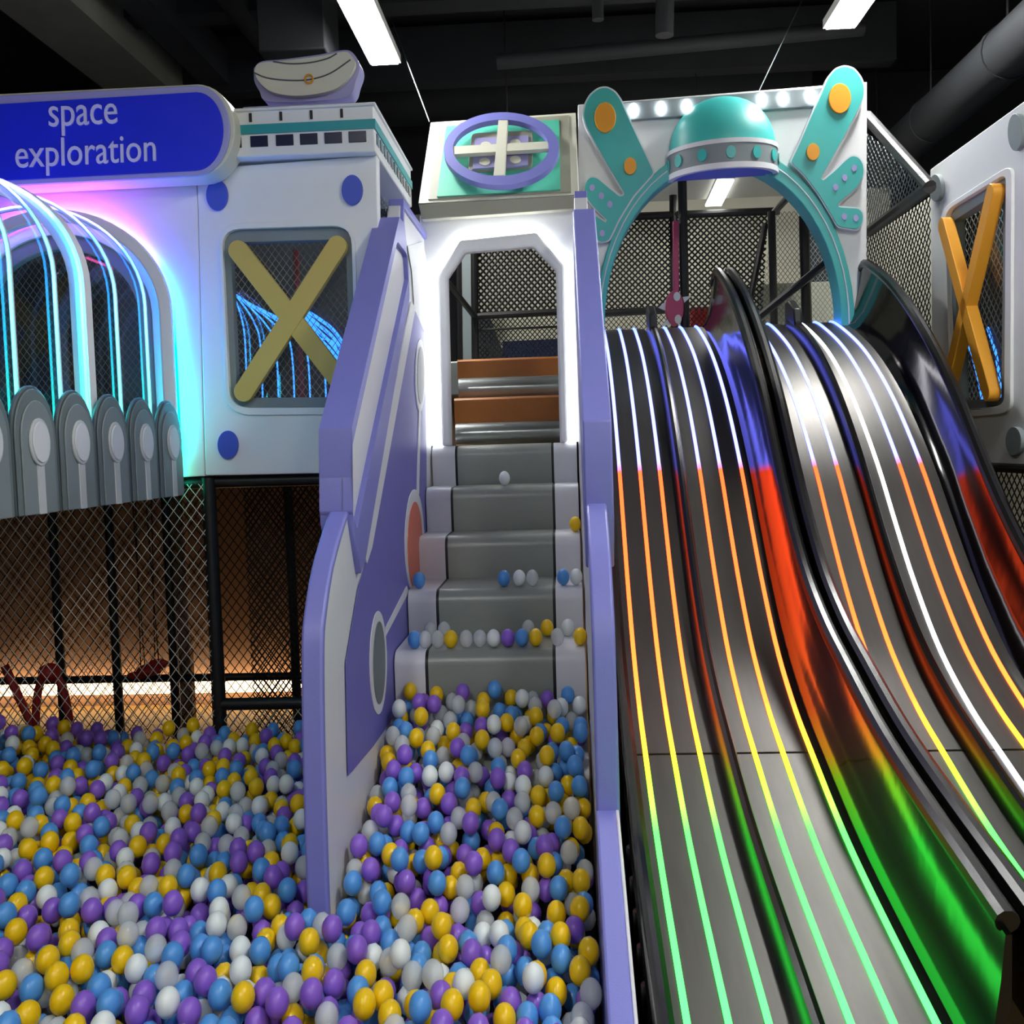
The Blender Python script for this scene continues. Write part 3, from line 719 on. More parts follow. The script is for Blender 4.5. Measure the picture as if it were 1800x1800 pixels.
# ------------------------------------------------------------------ door tower
def tower():
    t = thing('door_tower', onY(880, 785, YD), 'white doorway with glowing white frame at the top of the stairs', 'doorway')
    oct_i = [(793, 779), (787, 488), (817, 443), (937, 433), (977, 475), (984, 772)]
    oct_o = [(776, 780), (769, 487), (808, 422), (943, 408), (992, 467), (998, 770)]
    z0 = ZS[7]
    def loop(pts, Y):
        l = toY(pts, Y)
        for i in (0, 5): l[i].z = z0+.001
        return l
    outer = loop([(744, 785), (738, 380), (795, 372), (960, 362), (1012, 360), (1022, 772)], YD)
    oo = loop(oct_o, YD); oi = loop(oct_i, YD-.05)
    oo2 = loop(oct_o, YD-.05)
    # wall round the opening: open at the foot
    part('door_wall', MB().plate([[outer[i] for i in range(6)]+list(reversed(loop(oct_i, YD)))], (0, .06, 0)), 'white_panel', t, .003)
    part('door_frame', MB().plate([oo2+list(reversed(oi))], (0, .045, 0)), 'white_panel', t, .012, label='raised octagonal door frame')
    led = loop([(773, 780), (765, 486), (805, 417), (945, 403), (996, 465), (1003, 770)], YD-.012)
    part('light_tape', MB().tube(led, .006, 6), 'door_led', t, label='glowing white light tape round the frame')
    for px in (752, 1012):
        pass
    # inner steps behind the door
    for k, (ya, yt0, yt1, m, nm) in enumerate(((5.34, 778, 741, 'step_silver', 'padded_roll'), (5.44, 745, 697, 'step_brown', 'riser'), (5.62, 700, 661, 'step_silver', 'padded_roll'), (5.72, 665, 629, 'step_brown', 'riser'))):
        x0, x1 = onY(798 if k < 2 else 806, 700, ya).x, onY(986, 700, ya).x
        za, zb = onY(890, yt0+4, ya).z, onY(890, yt1, ya).z
        if nm == 'padded_roll':
            r = (zb-za)/2; zc = (za+zb)/2
            prof = [(ya+.2, za)]+[(ya+.06-.06*sin(a), zc-r*cos(a)) for a in [pi*i/8 for i in range(9)]]+[(ya+.2, zb)]
        else:
            prof = [(ya, za), (ya-.004, zb-.012), (ya+.01, zb), (ya+.25, zb), (ya+.25, za)]
        part(nm, MB().sweep([[(x0, p[0], p[1]) for p in prof], [(x1, p[0], p[1]) for p in prof]]), m, t, smooth=50)
    # roof box
    r = thing('tower_roof', onY(880, 372, YD), 'sloped cream roof box with purple steering wheel on mint panel', 'roof')
    A, B, T = onY(735, 358, YD-.06), onY(1018, 342, YD-.06), onY(758, 215, YD+.42)
    n = (B-A).cross(T-A).normalized()
    if n.dot(CAM-A) < 0: n = -n
    def lay(pts, k, th, hole=None):
        ls = [[onP(p[0], p[1], A+n*k, n) for p in l] for l in ([pts]+([hole] if hole else []))]
        return MB().plate(ls, n*th)
    slab = [onP(p[0], p[1], A, n) for p in [(735, 358), (757, 215), (1012, 198), (1018, 342)]]
    part('roof_box', MB().plate([slab], (0, .35, -.02)), 'cream', r, .004)
    part('fascia', MB().plate([toY([(736, 359), (741, 386), (1009, 367), (1017, 343)], YD-.055)], (0, .3, 0)), 'putty', r, .004, label='grey fascia')
    part('grey_field', lay([(753, 352), (774, 219), (1000, 204), (1004, 339)], 0, .006), 'putty', r, smooth=0, label='grey border')
    part('mint_field', lay([(768, 347), (785, 224), (983, 212), (985, 335)], .006, .006), 'mint', r, smooth=0, label='mint green field')
    part('square_plate', lay(rounded([(823, 306), (830, 240), (937, 235), (936, 297)], 8), .012, .02), 'putty', r, .004, label='grey rounded square')
    for q in ([(831, 299), (835, 245), (874, 243), (871, 296)], [(890, 296), (892, 242), (929, 240), (928, 292)]):
        part('lilac_square', lay(q, .032, .008), 'lilac_pale', r, smooth=0, label='lilac square')
    for cx, cy in ((852, 285.5), (906, 282), (854, 257), (906, 252.5)):
        part('dot', lay(ell2(cx, cy, 9.5, 6.5, 18), .040, .006), 'cream', r, label='cream dot')
    ro = ell2(882, 270.5, 101, 64, 48, -.03); ri = ell2(881, 269, 84, 49.5, 48, -.03)
    part('wheel_rim', lay(ro, .05, .03, ri), 'lilac_vinyl', r, .008, label='lilac steering wheel rim')
    part('spoke', lay([(795, 278), (795, 264), (965, 255), (965, 268)], .052, .022), 'cream', r, .004, label='cream spoke')
    part('spoke', lay([(868, 316), (877, 212), (894, 211), (888, 315)], .056, .022), 'cream', r, .004, label='cream spoke')
tower()

# ------------------------------------------------------------------ arch over the slides
YA = 5.5
def arch_wall():
    t = thing('arch_wall', onY(1270, 600, YA), 'white arch wall with teal trim and winged sides over the slides', 'arch')
    def el(cx, cy, rx, ry, n=30): return [(cx+rx*cos(a), cy-ry*sin(a)) for a in [pi*i/n for i in range(n+1)]]
    hole = [(1486, 640)]+el(1272, 570, 212, 290)+[(1058, 640)]
    outer = [(1017, 640), (1016, 184), (1524, 144), (1523, 640)]
    part('wall_sheet', MB().plate([toY(outer+hole, YA)], (0, .06, 0)), 'white_panel', t, .003)
    o = [(1503, 600)]+el(1275, 570, 228, 317)+[(1048, 600)]
    i = [(1479, 600)]+el(1271, 570, 208, 285)+[(1063, 600)]
    part('arch_trim', MB().plate([toY(o+list(reversed(i)), YA-.04)], (0, .15, 0)), 'teal', t, .006, label='teal arch trim')
    part('trim_line', MB().tube(toY([(1494, 590)]+el(1273.5, 570, 219.5, 303)+[(1054, 590)], YA-.042), .0035, 6), 'white_vinyl', t, label='white line on the trim')
    # beam with bulbs
    part('light_beam', MB().plate([toY([(1092, 180), (1446, 153), (1446, 186), (1096, 212)], YA-.03)], (0, .03, 0)), 'grey_panel', t, .004, label='grey bulb beam')
    for x, y in ((1113.6, 193.6), (1162, 190), (1207, 186), (1339, 175), (1376.5, 173), (1424.7, 168.7)):
        c = onY(x, y, YA-.035)
        part('bulb', MB().ell(c, .026, .02, .036, 12, 7), 'bulb', t, label='white glowing bulb')
    # wings
    k = 560/1800
    def W(pts): return [(1000+x*k, 80+y*k) for x, y in pts]
    lw = W([(490, 720), (430, 590), (350, 420), (300, 305), (265, 255), (215, 228), (165, 235), (115, 275), (85, 330), (75, 395), (90, 455), (140, 550), (220, 690), (308, 838), (290, 845), (215, 785), (165, 742), (125, 732), (95, 755), (78, 800), (85, 850), (125, 905), (215, 995), (165, 960), (120, 945), (95, 985), (100, 1050), (130, 1100), (190, 1118), (232, 1108), (290, 985), (370, 855)])
    rw = W([(1245, 660), (1300, 545), (1370, 380), (1425, 260), (1460, 175), (1505, 125), (1560, 108), (1615, 125), (1655, 175), (1678, 240), (1672, 300), (1630, 390), (1550, 540), (1428, 760), (1500, 700), (1560, 640), (1600, 612), (1645, 625), (1672, 670), (1675, 730), (1640, 800), (1520, 905), (1590, 910), (1640, 912), (1668, 940), (1672, 985), (1655, 1030), (1625, 1046), (1515, 1030), (1480, 965), (1400, 835), (1320, 730)])
    lw = rounded(lw, 7, 3); rw = rounded(rw, 7, 3)
    dots_l = (((205, 405), 60, 85), ((347, 680), 35, 48)); sm_l = ((132, 803), (183, 848), (232, 897), (188, 1060))
    dots_r = (((1533, 297), 62, 85), ((1381, 600), 36, 48)); sm_r = ((1613, 692), (1559, 746), (1507, 800), (1557, 966), (1622, 974))
    for pts, dots, sm in ((lw, dots_l, sm_l), (rw, dots_r, sm_r)):
        wg = part('wing', plateY([pts], YA-.045, .045), 'white_vinyl', t, .003, label='winged side board with pale edge')
        part('wing_face', plateY([inset(pts, 2.8)], YA-.052, .007), 'teal', wg, smooth=0, label='teal wing face')
        for c, rx, ry in dots:
            q = W([c])[0]; part('disc', plateY([ell2(q[0], q[1], rx*k, ry*k)], YA-.068, .016), 'orange', wg, .003, label='orange disc')
        for c in sm:
            q = W([c])[0]; part('dot', plateY([ell2(q[0], q[1], 15*k, 19*k, 16)], YA-.056, .004), 'lilac_pale', wg, label='pale dot')
    # half dome
    d = thing('dome_ornament', onY(1270, 318, YA), 'teal half dome with grey dotted band on the arch wall', 'ornament')
    l, rr = onY(1171, 322, YA), onY(1369, 308, YA); cx = (l.x+rr.x)/2; R = (rr.x-l.x)/2*.985; zb = (l.z+rr.z)/2; RY = .23
    slope = (rr.z-l.z)/(2*R)
    def ring(rx, ry, z, n=32): return [Vector((cx+rx*cos(pi+pi*i/n), YA-.001+ry*sin(pi+pi*i/n), z+slope*.8*rx*cos(pi+pi*i/n))) for i in range(n+1)]
    hb = .145
    ztop = onY(1277, 172, YA-.01).z
    def shellp(secs, nm, m, lb): part(nm, MB().sweep(secs, closed=False), m, d, smooth=60, label=lb)
    def rim(z0, z1, f, nm, m, lb):
        part(nm, MB().sweep([ring(R*f*.9, RY*f*.9, z0), ring(R*f, RY*f, z0), ring(R*f, RY*f, z1), ring(R*f*.9, RY*f*.9, z1)], closed=False), m, d, smooth=50, label=lb)
    rim(zb, zb+.028, 1.0, 'rim', 'white_vinyl', 'white lower rim')
    rim(zb+.028, zb+hb-.022, .985, 'band', 'grey_panel', 'grey band')
    rim(zb+hb-.022, zb+hb, 1.0, 'rim', 'white_vinyl', 'white upper rim')
    H = ztop-(zb+hb)
    secs = [ring(max(.001, R*.95*cos(a)**.9), max(.001, RY*.95*cos(a)**.9), zb+hb+H*sin(a)) for a in [pi/2*i/12*.999 for i in range(13)]]
    shellp(secs, 'dome', 'teal', 'teal dome')
    fan = ring(R*.99, RY*.99, zb+.004); part('underside', MB().plate([fan], (0, 0, .01)), 'blue_disc', d, label='blue underside')
    for a in (188, 213, 243, 272, 300, 328, 352):
        a = radians(a); f = .99
        c = Vector((cx+R*f*cos(a), YA+RY*f*sin(a), zb+.075+slope*.8*R*cos(a)))
        tn = Vector((-R*sin(a), RY*cos(a), 0)).normalized(); nn = Vector((RY*cos(a), R*sin(a), 0)).normalized()
        pts = [c+tn*(.024*cos(2*pi*i/18))+Vector((0, 0, .031*sin(2*pi*i/18))) for i in range(18)]
        part('dot', MB().plate([pts], nn*.006), 'teal', d, label='teal dot')
arch_wall()

# ------------------------------------------------------------------ slides
PROF = [(5.95, 2.27), (5.65, 2.262), (5.42, 2.21), (5.0, 2.055), (4.6, 1.83), (4.25, 1.555), (4.0, 1.31), (3.8, 1.12), (3.55, .925), (3.3, .795), (3.06, .71), (2.62, .58), (2.02, .475), (1.72, .43)]
PR = [tuple(p) for p in smooth_line([Vector(p) for p in PROF], 6)]
def zs_at(y):
    for (y0, z0), (y1, z1) in zip(PR, PR[1:]):
        if y1 <= y <= y0: return z0+(z1-z0)*(y-y0)/(y1-y0)
    return PR[-1][1] if y < PR[-1][0] else PR[0][1]
def path(ya, yb, n=60):
    return [(ya+(yb-ya)*i/n, zs_at(ya+(yb-ya)*i/n)) for i in range(n+1)]
def swept(sec, ya=5.9, yb=1.78, n=60, closed=True, lift=None):
    secs = []
    for y, z in path(ya, yb, n):
        k = lift(y) if lift else 1
        secs.append([Vector((x, y, z+dz*k)) for x, dz in sec])
    return MB().sweep(secs, closed=closed)
def rail(x, dz, r, ya, yb, lift=None, n=60):
    return MB().tube([(x, y, z+dz*(lift(y) if lift else 1)) for y, z in path(ya, yb, n)], r, 10)
def lift(y): return 1+.12*max(0, min(1, (y-4.6)/.8)) if y < 5.45 else 1.12-max(0, y-5.45)*2.2
def slide(xs, label, lanes, strips, divider, lwall, rwall, wlabel):
    t = thing('racing_slide', (xs, 3.8, 0), label, 'slide')
    for x0, x1 in lanes:
        for ya, yb in ((5.9, 3.065), (3.055, 1.78)):
            part('lane_panel', swept([(x0, 0), (x1, 0), (x1, -.02), (x0, -.02)], ya, yb, 44), 'steel', t, label='polished metal lane')
    for x, m in strips:
        part('light_strip', swept([(x-.0076, -.001), (x-.0062, .007), (x, .0105), (x+.0062, .007), (x+.0076, -.001)], 5.62, 1.79, 80), m, t, label='glowing light strip set into the lane')
    # low divider
    x = divider
    part('divider', swept([(x-.026, -.01), (x-.022, .04), (x-.012, .066), (x, .072), (x+.012, .066), (x+.022, .04), (x+.026, -.01)], 5.45, 1.78, 60), 'black_rail', t, label='rounded black lane divider')
    part('divider_end', MB().plate([[Vector((x-.02, yy, zs_at(5.45)+zz)) for yy, zz in ((5.5, -.02), (5.5, .13), (5.42, .135), (5.3, .08), (5.25, -.06))]], (.04, 0, 0)), 'black_tube', t, .008, label='black end cap of the divider')
    for wl in (lwall, rwall):
        if not wl: continue
        x0, x1, h, full = wl
        s = 1 if x1 > x0 else -1
        sec = [(x0, -.005), (x0+(x1-x0)*.30, .02), (x0+(x1-x0)*.62, h*.30), (x0+(x1-x0)*.85, h*.65), (x1, h), (x1+s*.012, h), (x1+s*.012, h*.5), (x0+(x1-x0)*.75, -.01)]
        part('side_wall', swept(sec, 5.6, 1.9, 70, lift=lift), 'black_gloss', t, label='glossy black side wall', smooth=60)
        part('rail', rail(x1+s*.012, h+.012, .024, 5.58, 1.92, lift), 'black_rail', t, label='black top rail')
    return t
sa = slide(.47, 'left double slide with light strips, beside the stair wall', [(.178, .43), (.475, .745)], [(.212, 'slide_led'), (.295, 'slide_led'), (.375, 'slide_led'), (.537, 'slide_led'), (.621, 'slide_led'), (.705, 'slide_led')], .453, None, (.735, .79, .26, True), '')
part('edge_rail', swept([(.150, -.03), (.150, .03), (.158, .045), (.17, .05), (.182, .04), (.185, -.01)], 5.5, 1.78), 'black_rail', sa, label='low black outer rail')
part('side_skirt', MB().plate([[Vector((.150, y, z-.02)) for y, z in path(5.6, 1.8, 40)]+[Vector((.150, 1.8, 0)), Vector((.150, 5.6, 0))]], (-.012, 0, 0)), 'black_gloss', sa, label='glossy black side skirt')
for k in range(5):
    y = 2.18+k*.13
    part('skirt_rib', MB().tube([(.146, y, .05), (.146, y, zs_at(y)-.03)], .016, 8), 'black_rail', sa, label='upright black rib')
sb = slide(1.2, 'right double slide with light strips, beside the orange crossed window', [(.925, 1.155), (1.2, 1.475)], [(1.0, 'slide_led'), (1.087, 'slide_led'), (1.25, 'white_led'), (1.335, 'slide_led'), (1.42, 'slide_led')], 1.175, (.93, .875, .26, True), (1.465, 1.545, .27, True), '')
part('end_panel', MB().plate([[Vector((1.575, y, zs_at(y)+dz)) for y, dz in ((5.55, -.1), (5.55, .24), (5.5, .285), (5.42, .29), (5.2, .30), (5.0, .27), (5.0, -.1))]], (.02, 0, 0)), 'black_tube', sb, .004, label='dark end panel with teal edge')
part('end_edge', MB().tube([(1.57, y, zs_at(y)+dz) for y, dz in ((5.56, -.02), (5.56, .23), (5.52, .28), (5.45, .30), (5.32, .31), (5.2, .305))], .012, 8), 'teal_deep', sb, label='teal edge of the end panel')
part('end_panel', MB().plate([[Vector((.80, y, zs_at(y)+dz)) for y, dz in ((5.62, -.1), (5.62, .24), (5.56, .30), (5.4, .30), (5.3, .25), (5.25, -.1))]], (.065, 0, 0)), 'black_tube', sb, .008, label='black block between the two slides')
# decks behind the slide crest
solo('upper_deck', MB().box((.08, 5.57, 2.1), (1.75, 8.4, 2.24)), 'pale_grey', 'pale upper deck behind the slide crest', 'deck', bevel=.01)
solo('upper_deck', MB().box((-.75, 5.98, 1.95), (.07, 8.4, 2.15)), 'step_grey', 'grey upper deck behind the doorway steps', 'deck', bevel=.01)

# ------------------------------------------------------------------ behind the arch and the doorway
shell('wall_upper_back', (-.75, 8.4, 2.0), (2.6, 8.5, 3.6), 'back_beige', 'beige wall behind the black nets of the upper deck')
solo('deck_canopy', MB().box((.12, 5.6, 3.28), (1.62, 7.15, 3.34)), 'roof_grey', 'pale canopy sheet over the upper deck behind the arch', 'canopy')
t = thing('canopy_lamp', (.98, 6.4, 3.25), 'white lamp under the pale canopy behind the arch', 'lamp')
a = [onZ(x, y, 3.262) for x, y in ((1261, 318), (1290, 318), (1268, 362), (1240, 363))]
part('diffuser', MB().plate([a], (0, 0, .01)), 'lamp_soft', t, smooth=0)
ctr = sum(a, Vector())/4
part('housing', MB().plate([[ctr+(q-ctr)*1.06+Vector((0, 0, .010)) for q in a]], (0, 0, .012)), 'lamp_case', t, smooth=0)
def tube2(pts, r, label, m='black_tube', nm='padded_tube'): return solo(nm, MB().tube(pts, r, 10), m, label, 'tube')
YB = 7.0
def bx(x0, y0, x1, y1, Y0, Y1, r, label, m='black_tube'): return tube2([onY(x0, y0, Y0), onY(x1, y1, Y1)], r, label, m)
bx(1183, 320, 1186, 610, 7.0, 7.0, .026, 'black upright behind the arch, left of the pair')
bx(1199, 318, 1206, 640, 6.0, 6.0, .026, 'thick black upright behind the arch, right of the pair')
bx(1108, 381, 1370, 371, YB, YB, .026, 'black bar along the top of the back net')
bx(1058, 551, 1190, 544, YB, YB, .026, 'black bar low on the back net left of the uprights')
bx(1356, 372, 1362, 620, 6.6, 6.6, .024, 'black upright right of the back net')
bx(1413, 380, 1420, 630, 6.2, 6.2, .03, 'black upright near the right arch foot')
bx(1345, 395, 1318, 530, YB, 6.8, .022, 'slanting black tube at the right of the back net')
bx(1330, 560, 1470, 448, 6.3, 6.0, .024, 'black handrail rising to the right behind the arch')
bx(1362, 372, 1400, 330, 6.9, 6.0, .022, 'black tube under the canopy edge')
c = [onY(1060, 548, YB), onY(1340, 545, YB), onY(1350, 372, YB), onY(1090, 380, YB)]
net(c, (1, 0, 0), (0, 0, 1), .040, .040, .012, 'black_strand', 'black net hung across behind the arch')
c = [onY(1040, 600, YB+.1), onY(1350, 596, YB+.1), onY(1340, 545, YB+.1), onY(1040, 550, YB+.1)]
net(c, (1, 0, 0), (0, 0, 1), .034, .038, .005, 'black_strand', 'thin black net low behind the arch')
c = [onY(1325, 590, 6.9), onY(1500, 585, 6.9), onY(1500, 370, 6.9), onY(1362, 372, 6.9)]
net(c, (1, 0, 0), (0, 0, 1), .03, .04, .004, 'grey_strand', 'grey net behind the right half of the arch')
solo('grey_partition', MB().box((onY(1420, 500, 7.4).x, 7.4, 2.24), (1.9, 7.5, 3.2)), 'dark_wall', 'dark partition at the right behind the arch', 'partition')
solo('landing_block', MB().box((onY(1330, 520, 7.2).x, 7.15, 2.24), (onY(1500, 520, 7.2).x, 7.3, onY(1400, 498, 7.2).z)), 'putty', 'grey landing block low behind the arch', 'block', bevel=.02)
solo('crash_mat', MB().box((onY(1213, 560, 7.3).x, 7.25, 2.24), (onY(1250, 560, 7.3).x, 7.4, onY(1230, 540, 7.3).z)), 'red', 'red pad low behind the black arch net', 'pad', bevel=.02)
def spotted_toy():
    Y = 5.95
    c = onY(1186, 541, Y)
    t = thing('spotted_toy', c, 'magenta spotted disc toy on a pole behind the arch', 'toy')
    part('disc', plateY([ell2(1186, 541, 16, 31)], Y, .05), 'magenta', t, .006)
    part('pole', plateY([[(1183, 388), (1193, 388), (1194, 515), (1184, 515)]], Y+.01, .03), 'magenta', t, .004)
    for x, y in ((1190, 521), (1192, 561)): part('spot', plateY([ell2(x, y, 6, 8, 16)], Y-.006, .006), 'pale_grey', t, label='grey spot')
    part('spike', plateY([[(1172, 528), (1158, 540), (1171, 546)]], Y+.01, .03), 'pale_grey', t, label='grey spike')
    part('spike', plateY([[(1174, 560), (1163, 572), (1180, 570)]], Y+.01, .03), 'pale_grey', t, label='grey spike')
    part('spike', plateY([[(1200, 522), (1216, 520), (1203, 532)]], Y+.01, .03), 'pale_grey', t, label='grey spike')
spotted_toy()
# doorway view
bx(834, 430, 836, 680, 6.4, 6.4, .024, 'black upright seen through the doorway')
bx(806, 440, 809, 690, 6.9, 6.9, .022, 'black upright at the left of the doorway view')
bx(834, 556, 990, 548, 6.4, 6.4, .022, 'black bar across the doorway view')
bx(783, 492, 836, 558, 5.9, 6.4, .018, 'slanting black rail seen through the doorway')
bx(834, 580, 990, 574, 6.42, 6.42, .008, 'thin dark bar low in the doorway view')
c = [onY(836, 552, 6.42), onY(1010, 545, 6.42), onY(1010, 425, 6.42), onY(834, 425, 6.42)]
net(c, (1, 0, 0), (0, 0, 1), .037, .040, .013, 'black_strand', 'black net high in the doorway view')
c = [onY(836, 640, 6.44), onY(1010, 630, 6.44), onY(1010, 548, 6.44), onY(836, 556, 6.44)]
net(c, (1, 0, 0), (0, 0, 1), .030, .034, .006, 'black_strand', 'thin black net low in the doorway view')
solo('grey_partition', MB().box((-.75, 7.6, 2.15), (onY(835, 540, 7.6).x, 7.7, 3.1)), 'grey_panel', 'grey partition left in the doorway view', 'partition')
solo('dark_pad', MB().plate([toY([(838, 560), (862, 560), (884, 620), (884, 655), (838, 655)], 7.5)], (0, .05, 0)), 'dark_wall', 'dark slanted pad low in the doorway view', 'pad')
solo('dark_pad', MB().plate([toY([(884, 600), (1010, 594), (1010, 640), (884, 645)], 7.6)], (0, .05, 0)), 'navy', 'dark blue pad low in the doorway view', 'pad')
# lamps of the upper deck
for x, y, lb in ((-.35, 7.2, 'soft lamp over the deck behind the doorway'), (1.0, 7.7, 'soft lamp over the deck behind the black net')):
    t = thing('deck_lamp', (x, y, 3.5), lb, 'lamp')
    part('diffuser', MB().box((x-.2, y-.15, 3.5), (x+.2, y+.15, 3.51)), 'lamp_soft', t, smooth=0)
    part('housing', MB().box((x-.21, y-.16, 3.511), (x+.21, y+.16, 3.55)), 'lamp_case', t, smooth=0)
    part('hanger', MB().tube([(x, y, 3.55), (x, y, 4.76)], .006, 6), 'black_tube', t)

# ------------------------------------------------------------------ right facade with orange cross
XR = 1.8
def right_facade():
    t = thing('facade_panel', onX(1720, 828, XR), 'white side wall panel with grey framed window behind an orange cross', 'panel')
    outer = [(1635, 298), (2100, -40), (2100, 818), (1640, 829)]
    fo = rounded([(1666, 371), (1774, 305), (1771, 713), (1676, 722)], [18, 14, 18, 18])
    fi = rounded([(1677, 388), (1764, 331), (1760, 700), (1684, 704)], 5)
    part('panel_sheet', plateX([outer, fo], XR, .06), 'white_panel', t, .004)
    ring = rounded([(1658, 368), (1784, 288), (1782, 726), (1670, 736)], [22, 20, 22, 22])
    part('raised_border', MB().plate([toX(ring, XR), toX(fo, XR)], (-.014, 0, 0)), 'white_panel', t, .005)
    f = part('window_frame', plateX([fo, fi], XR+.01, .05), 'grey_panel', t, .005, label='grey window frame')
    part('window_pane', plateX([fi], XR+.05, .006), 'window_glass', f, label='clear window pane')
    for a, b in (((1673, 396), (1754, 690)), ((1761, 338), (1676, 690))):
        A, B = onX(*a, XR), onX(*b, XR); d = (B-A).normalized(); s = d.cross(Vector((1, 0, 0))).normalized()*.036
        lp = []
        for e, sg in ((B, 1), (A, -1)):
            for i in range(9):
                th = -pi/2+pi*i/8
                lp.append(e+d*sg*.036*cos(th)+s*sg*sin(th))
        part('cross_bar', MB().plate([lp], (-.05, 0, 0)), 'amber', t, .006, label='orange diagonal bar')
    for x, y, rx, ry in ((1651, 330, 10.5, 24), (1793, 232, 13, 33), (1790, 775, 14, 25)):
        part('round_stud', MB().plate([toX(ell2(x, y, rx, ry), XR)], (-.02, 0, 0)), 'grey_panel', t, .004, label='grey round disc')
right_facade()
c = [Vector((XR+.12, 3.9, 1.8)), Vector((XR+.12, 5.2, 1.8)), Vector((XR+.12, 5.2, 2.9)), Vector((XR+.12, 3.9, 2.9))]
net(c, (0, 1, 0), (0, 0, 1), .05, .05, .005, 'white_strand', 'pale net right behind the orange crossed window')
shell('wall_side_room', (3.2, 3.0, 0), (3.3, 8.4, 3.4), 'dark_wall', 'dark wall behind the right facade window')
for k in range(3):
    pts = [onX(x, y, 3.18) for x, y in ((1700+18*k, 600-12*k), (1716+18*k, 650-10*k), (1730+16*k, 720))]
    solo('light_line', MB().tube(smooth_line(pts, 4), .011, 5), 'blue_led', ['left', 'middle', 'right'][k]+' blue light line behind the orange crossed window', 'light', 'blue light lines behind the right window')
q0, q1 = onX(1634, 328, 1.72), onX(1529, 406, 1.72)
tube2([q0, q1], .032, 'dark padded tube running from the right facade to the arch')
tube2([q0, onY(1524, 205, 5.62)], .032, 'dark padded tube slanting up to the arch top')
c = [Vector((1.73, q0.y+.02, 1.9)), Vector((1.73, q1.y+.3, 1.9)), Vector((1.73, q1.y+.3, q1.z)), Vector((1.73, q0.y+.02, q0.z))]
net(c, (0, 1, 0), (0, 0, 1), .05, .05, .006, 'black_strand', 'dark net between arch and right facade below the tube')
tri = [q0+Vector((0, .02, .02)), q1+Vector((0, 0, .02)), onY(1526, 210, q1.y)]
tri[2] = Vector((1.72, q1.y+.25, 3.45))
net([tri[0], tri[1], tri[2]], (0, 1, 0), (0, 0, 1), .05, .05, .006, 'grey_strand', 'grey triangular net above the tube beside the arch')
shell('wall_side_back', (1.95, 5.4, 1.9), (2.0, 8.4, 2.9), 'back_beige', 'pale wall behind the dark side net')
shell('wall_side_low', (2.3, 2.2, 0), (2.35, 8.0, 1.45), 'back_beige', 'pale wall under the right facade')
c = [Vector((XR, 2.4, .2)), Vector((XR, 6.0, .2)), Vector((XR, 6.0, 1.5)), Vector((XR, 2.4, 1.5))]
net(c, (0, 1, 0), (0, 0, 1), .05, .05, .006, 'black_strand', 'dark net under the right facade beside the slide rail')
solo('padded_bar', MB().tube([(XR, 2.4, 1.5), (XR, 6.0, 1.5)], .02, 10), 'black_tube', 'black padded bar under the right facade', 'bar')

# ------------------------------------------------------------------ ball pit
RB, SQ = .035, .75       # balls are a little narrower across the hall, like everything in this picture
shell('floor_pit', (-3.1, 1.3, .02), (.048, 4.19, .16), 'pit_dark', 'dark floor of the ball pit under the balls')
COLS = ['yellow', 'blue', 'purple', 'white', 'clear']
def surf(x, y):
    h = .43+.05*(y-2.2)
    if -.70 < x < .05 and y > 2.75: h += .235*(y-2.75)/.95 + .02
    if x < -.75: h += .04*max(0, (-1.5-x))
    return h
rnd = random.Random(11)
balls = []; grid = {}
cell = .07
def inside(x, y):
    if x < -2.8 or x > .05-.027 or y < 1.75: return False
    if -.768-.03 < x < -.68+.03 and y > 2.69-.037: return False
    if x > -.70: return y < 3.80-.036 if True else False
    return y < YP-.01
def rest(u, y, base):
    z = base
    gi, gj = int(u/cell), int(y/cell)
    for i in range(gi-2, gi+3):
        for j in range(gj-2, gj+3):
            for (bu, by, bz) in grid.get((i, j), ()):
                d2 = (bu-u)**2+(by-y)**2
                if d2 < 4*RB*RB: z = max(z, bz+sqrt(4*RB*RB-d2))
    return z
fails = 0
while len(balls) < 5600 and fails < 500:
    best = None
    for _ in range(16):
        x = rnd.uniform(-2.75, .03); y = rnd.uniform(1.75, 4.18)
        if not inside(x, y): continue
        u = x/SQ
        hs = surf(x, y)
        z = rest(u, y, max(hs-.155, ZS[2]+RB+.002) if (x > -.7 and y > YS_[2]-.03) else hs-.155)
        if z > hs-RB+rnd.uniform(-.004, .022): continue
        ex = z-hs
        if best is None or ex < best[0]: best = (ex, x, y, z, u)
    if best is None: fails += 1; continue
    _, x, y, z, u = best
    balls.append((x, y, z, rnd.choices(range(5), (24, 24, 22, 12, 18))[0]))
    grid.setdefault((int(u/cell), int(y/cell)), []).append((u, y, z))
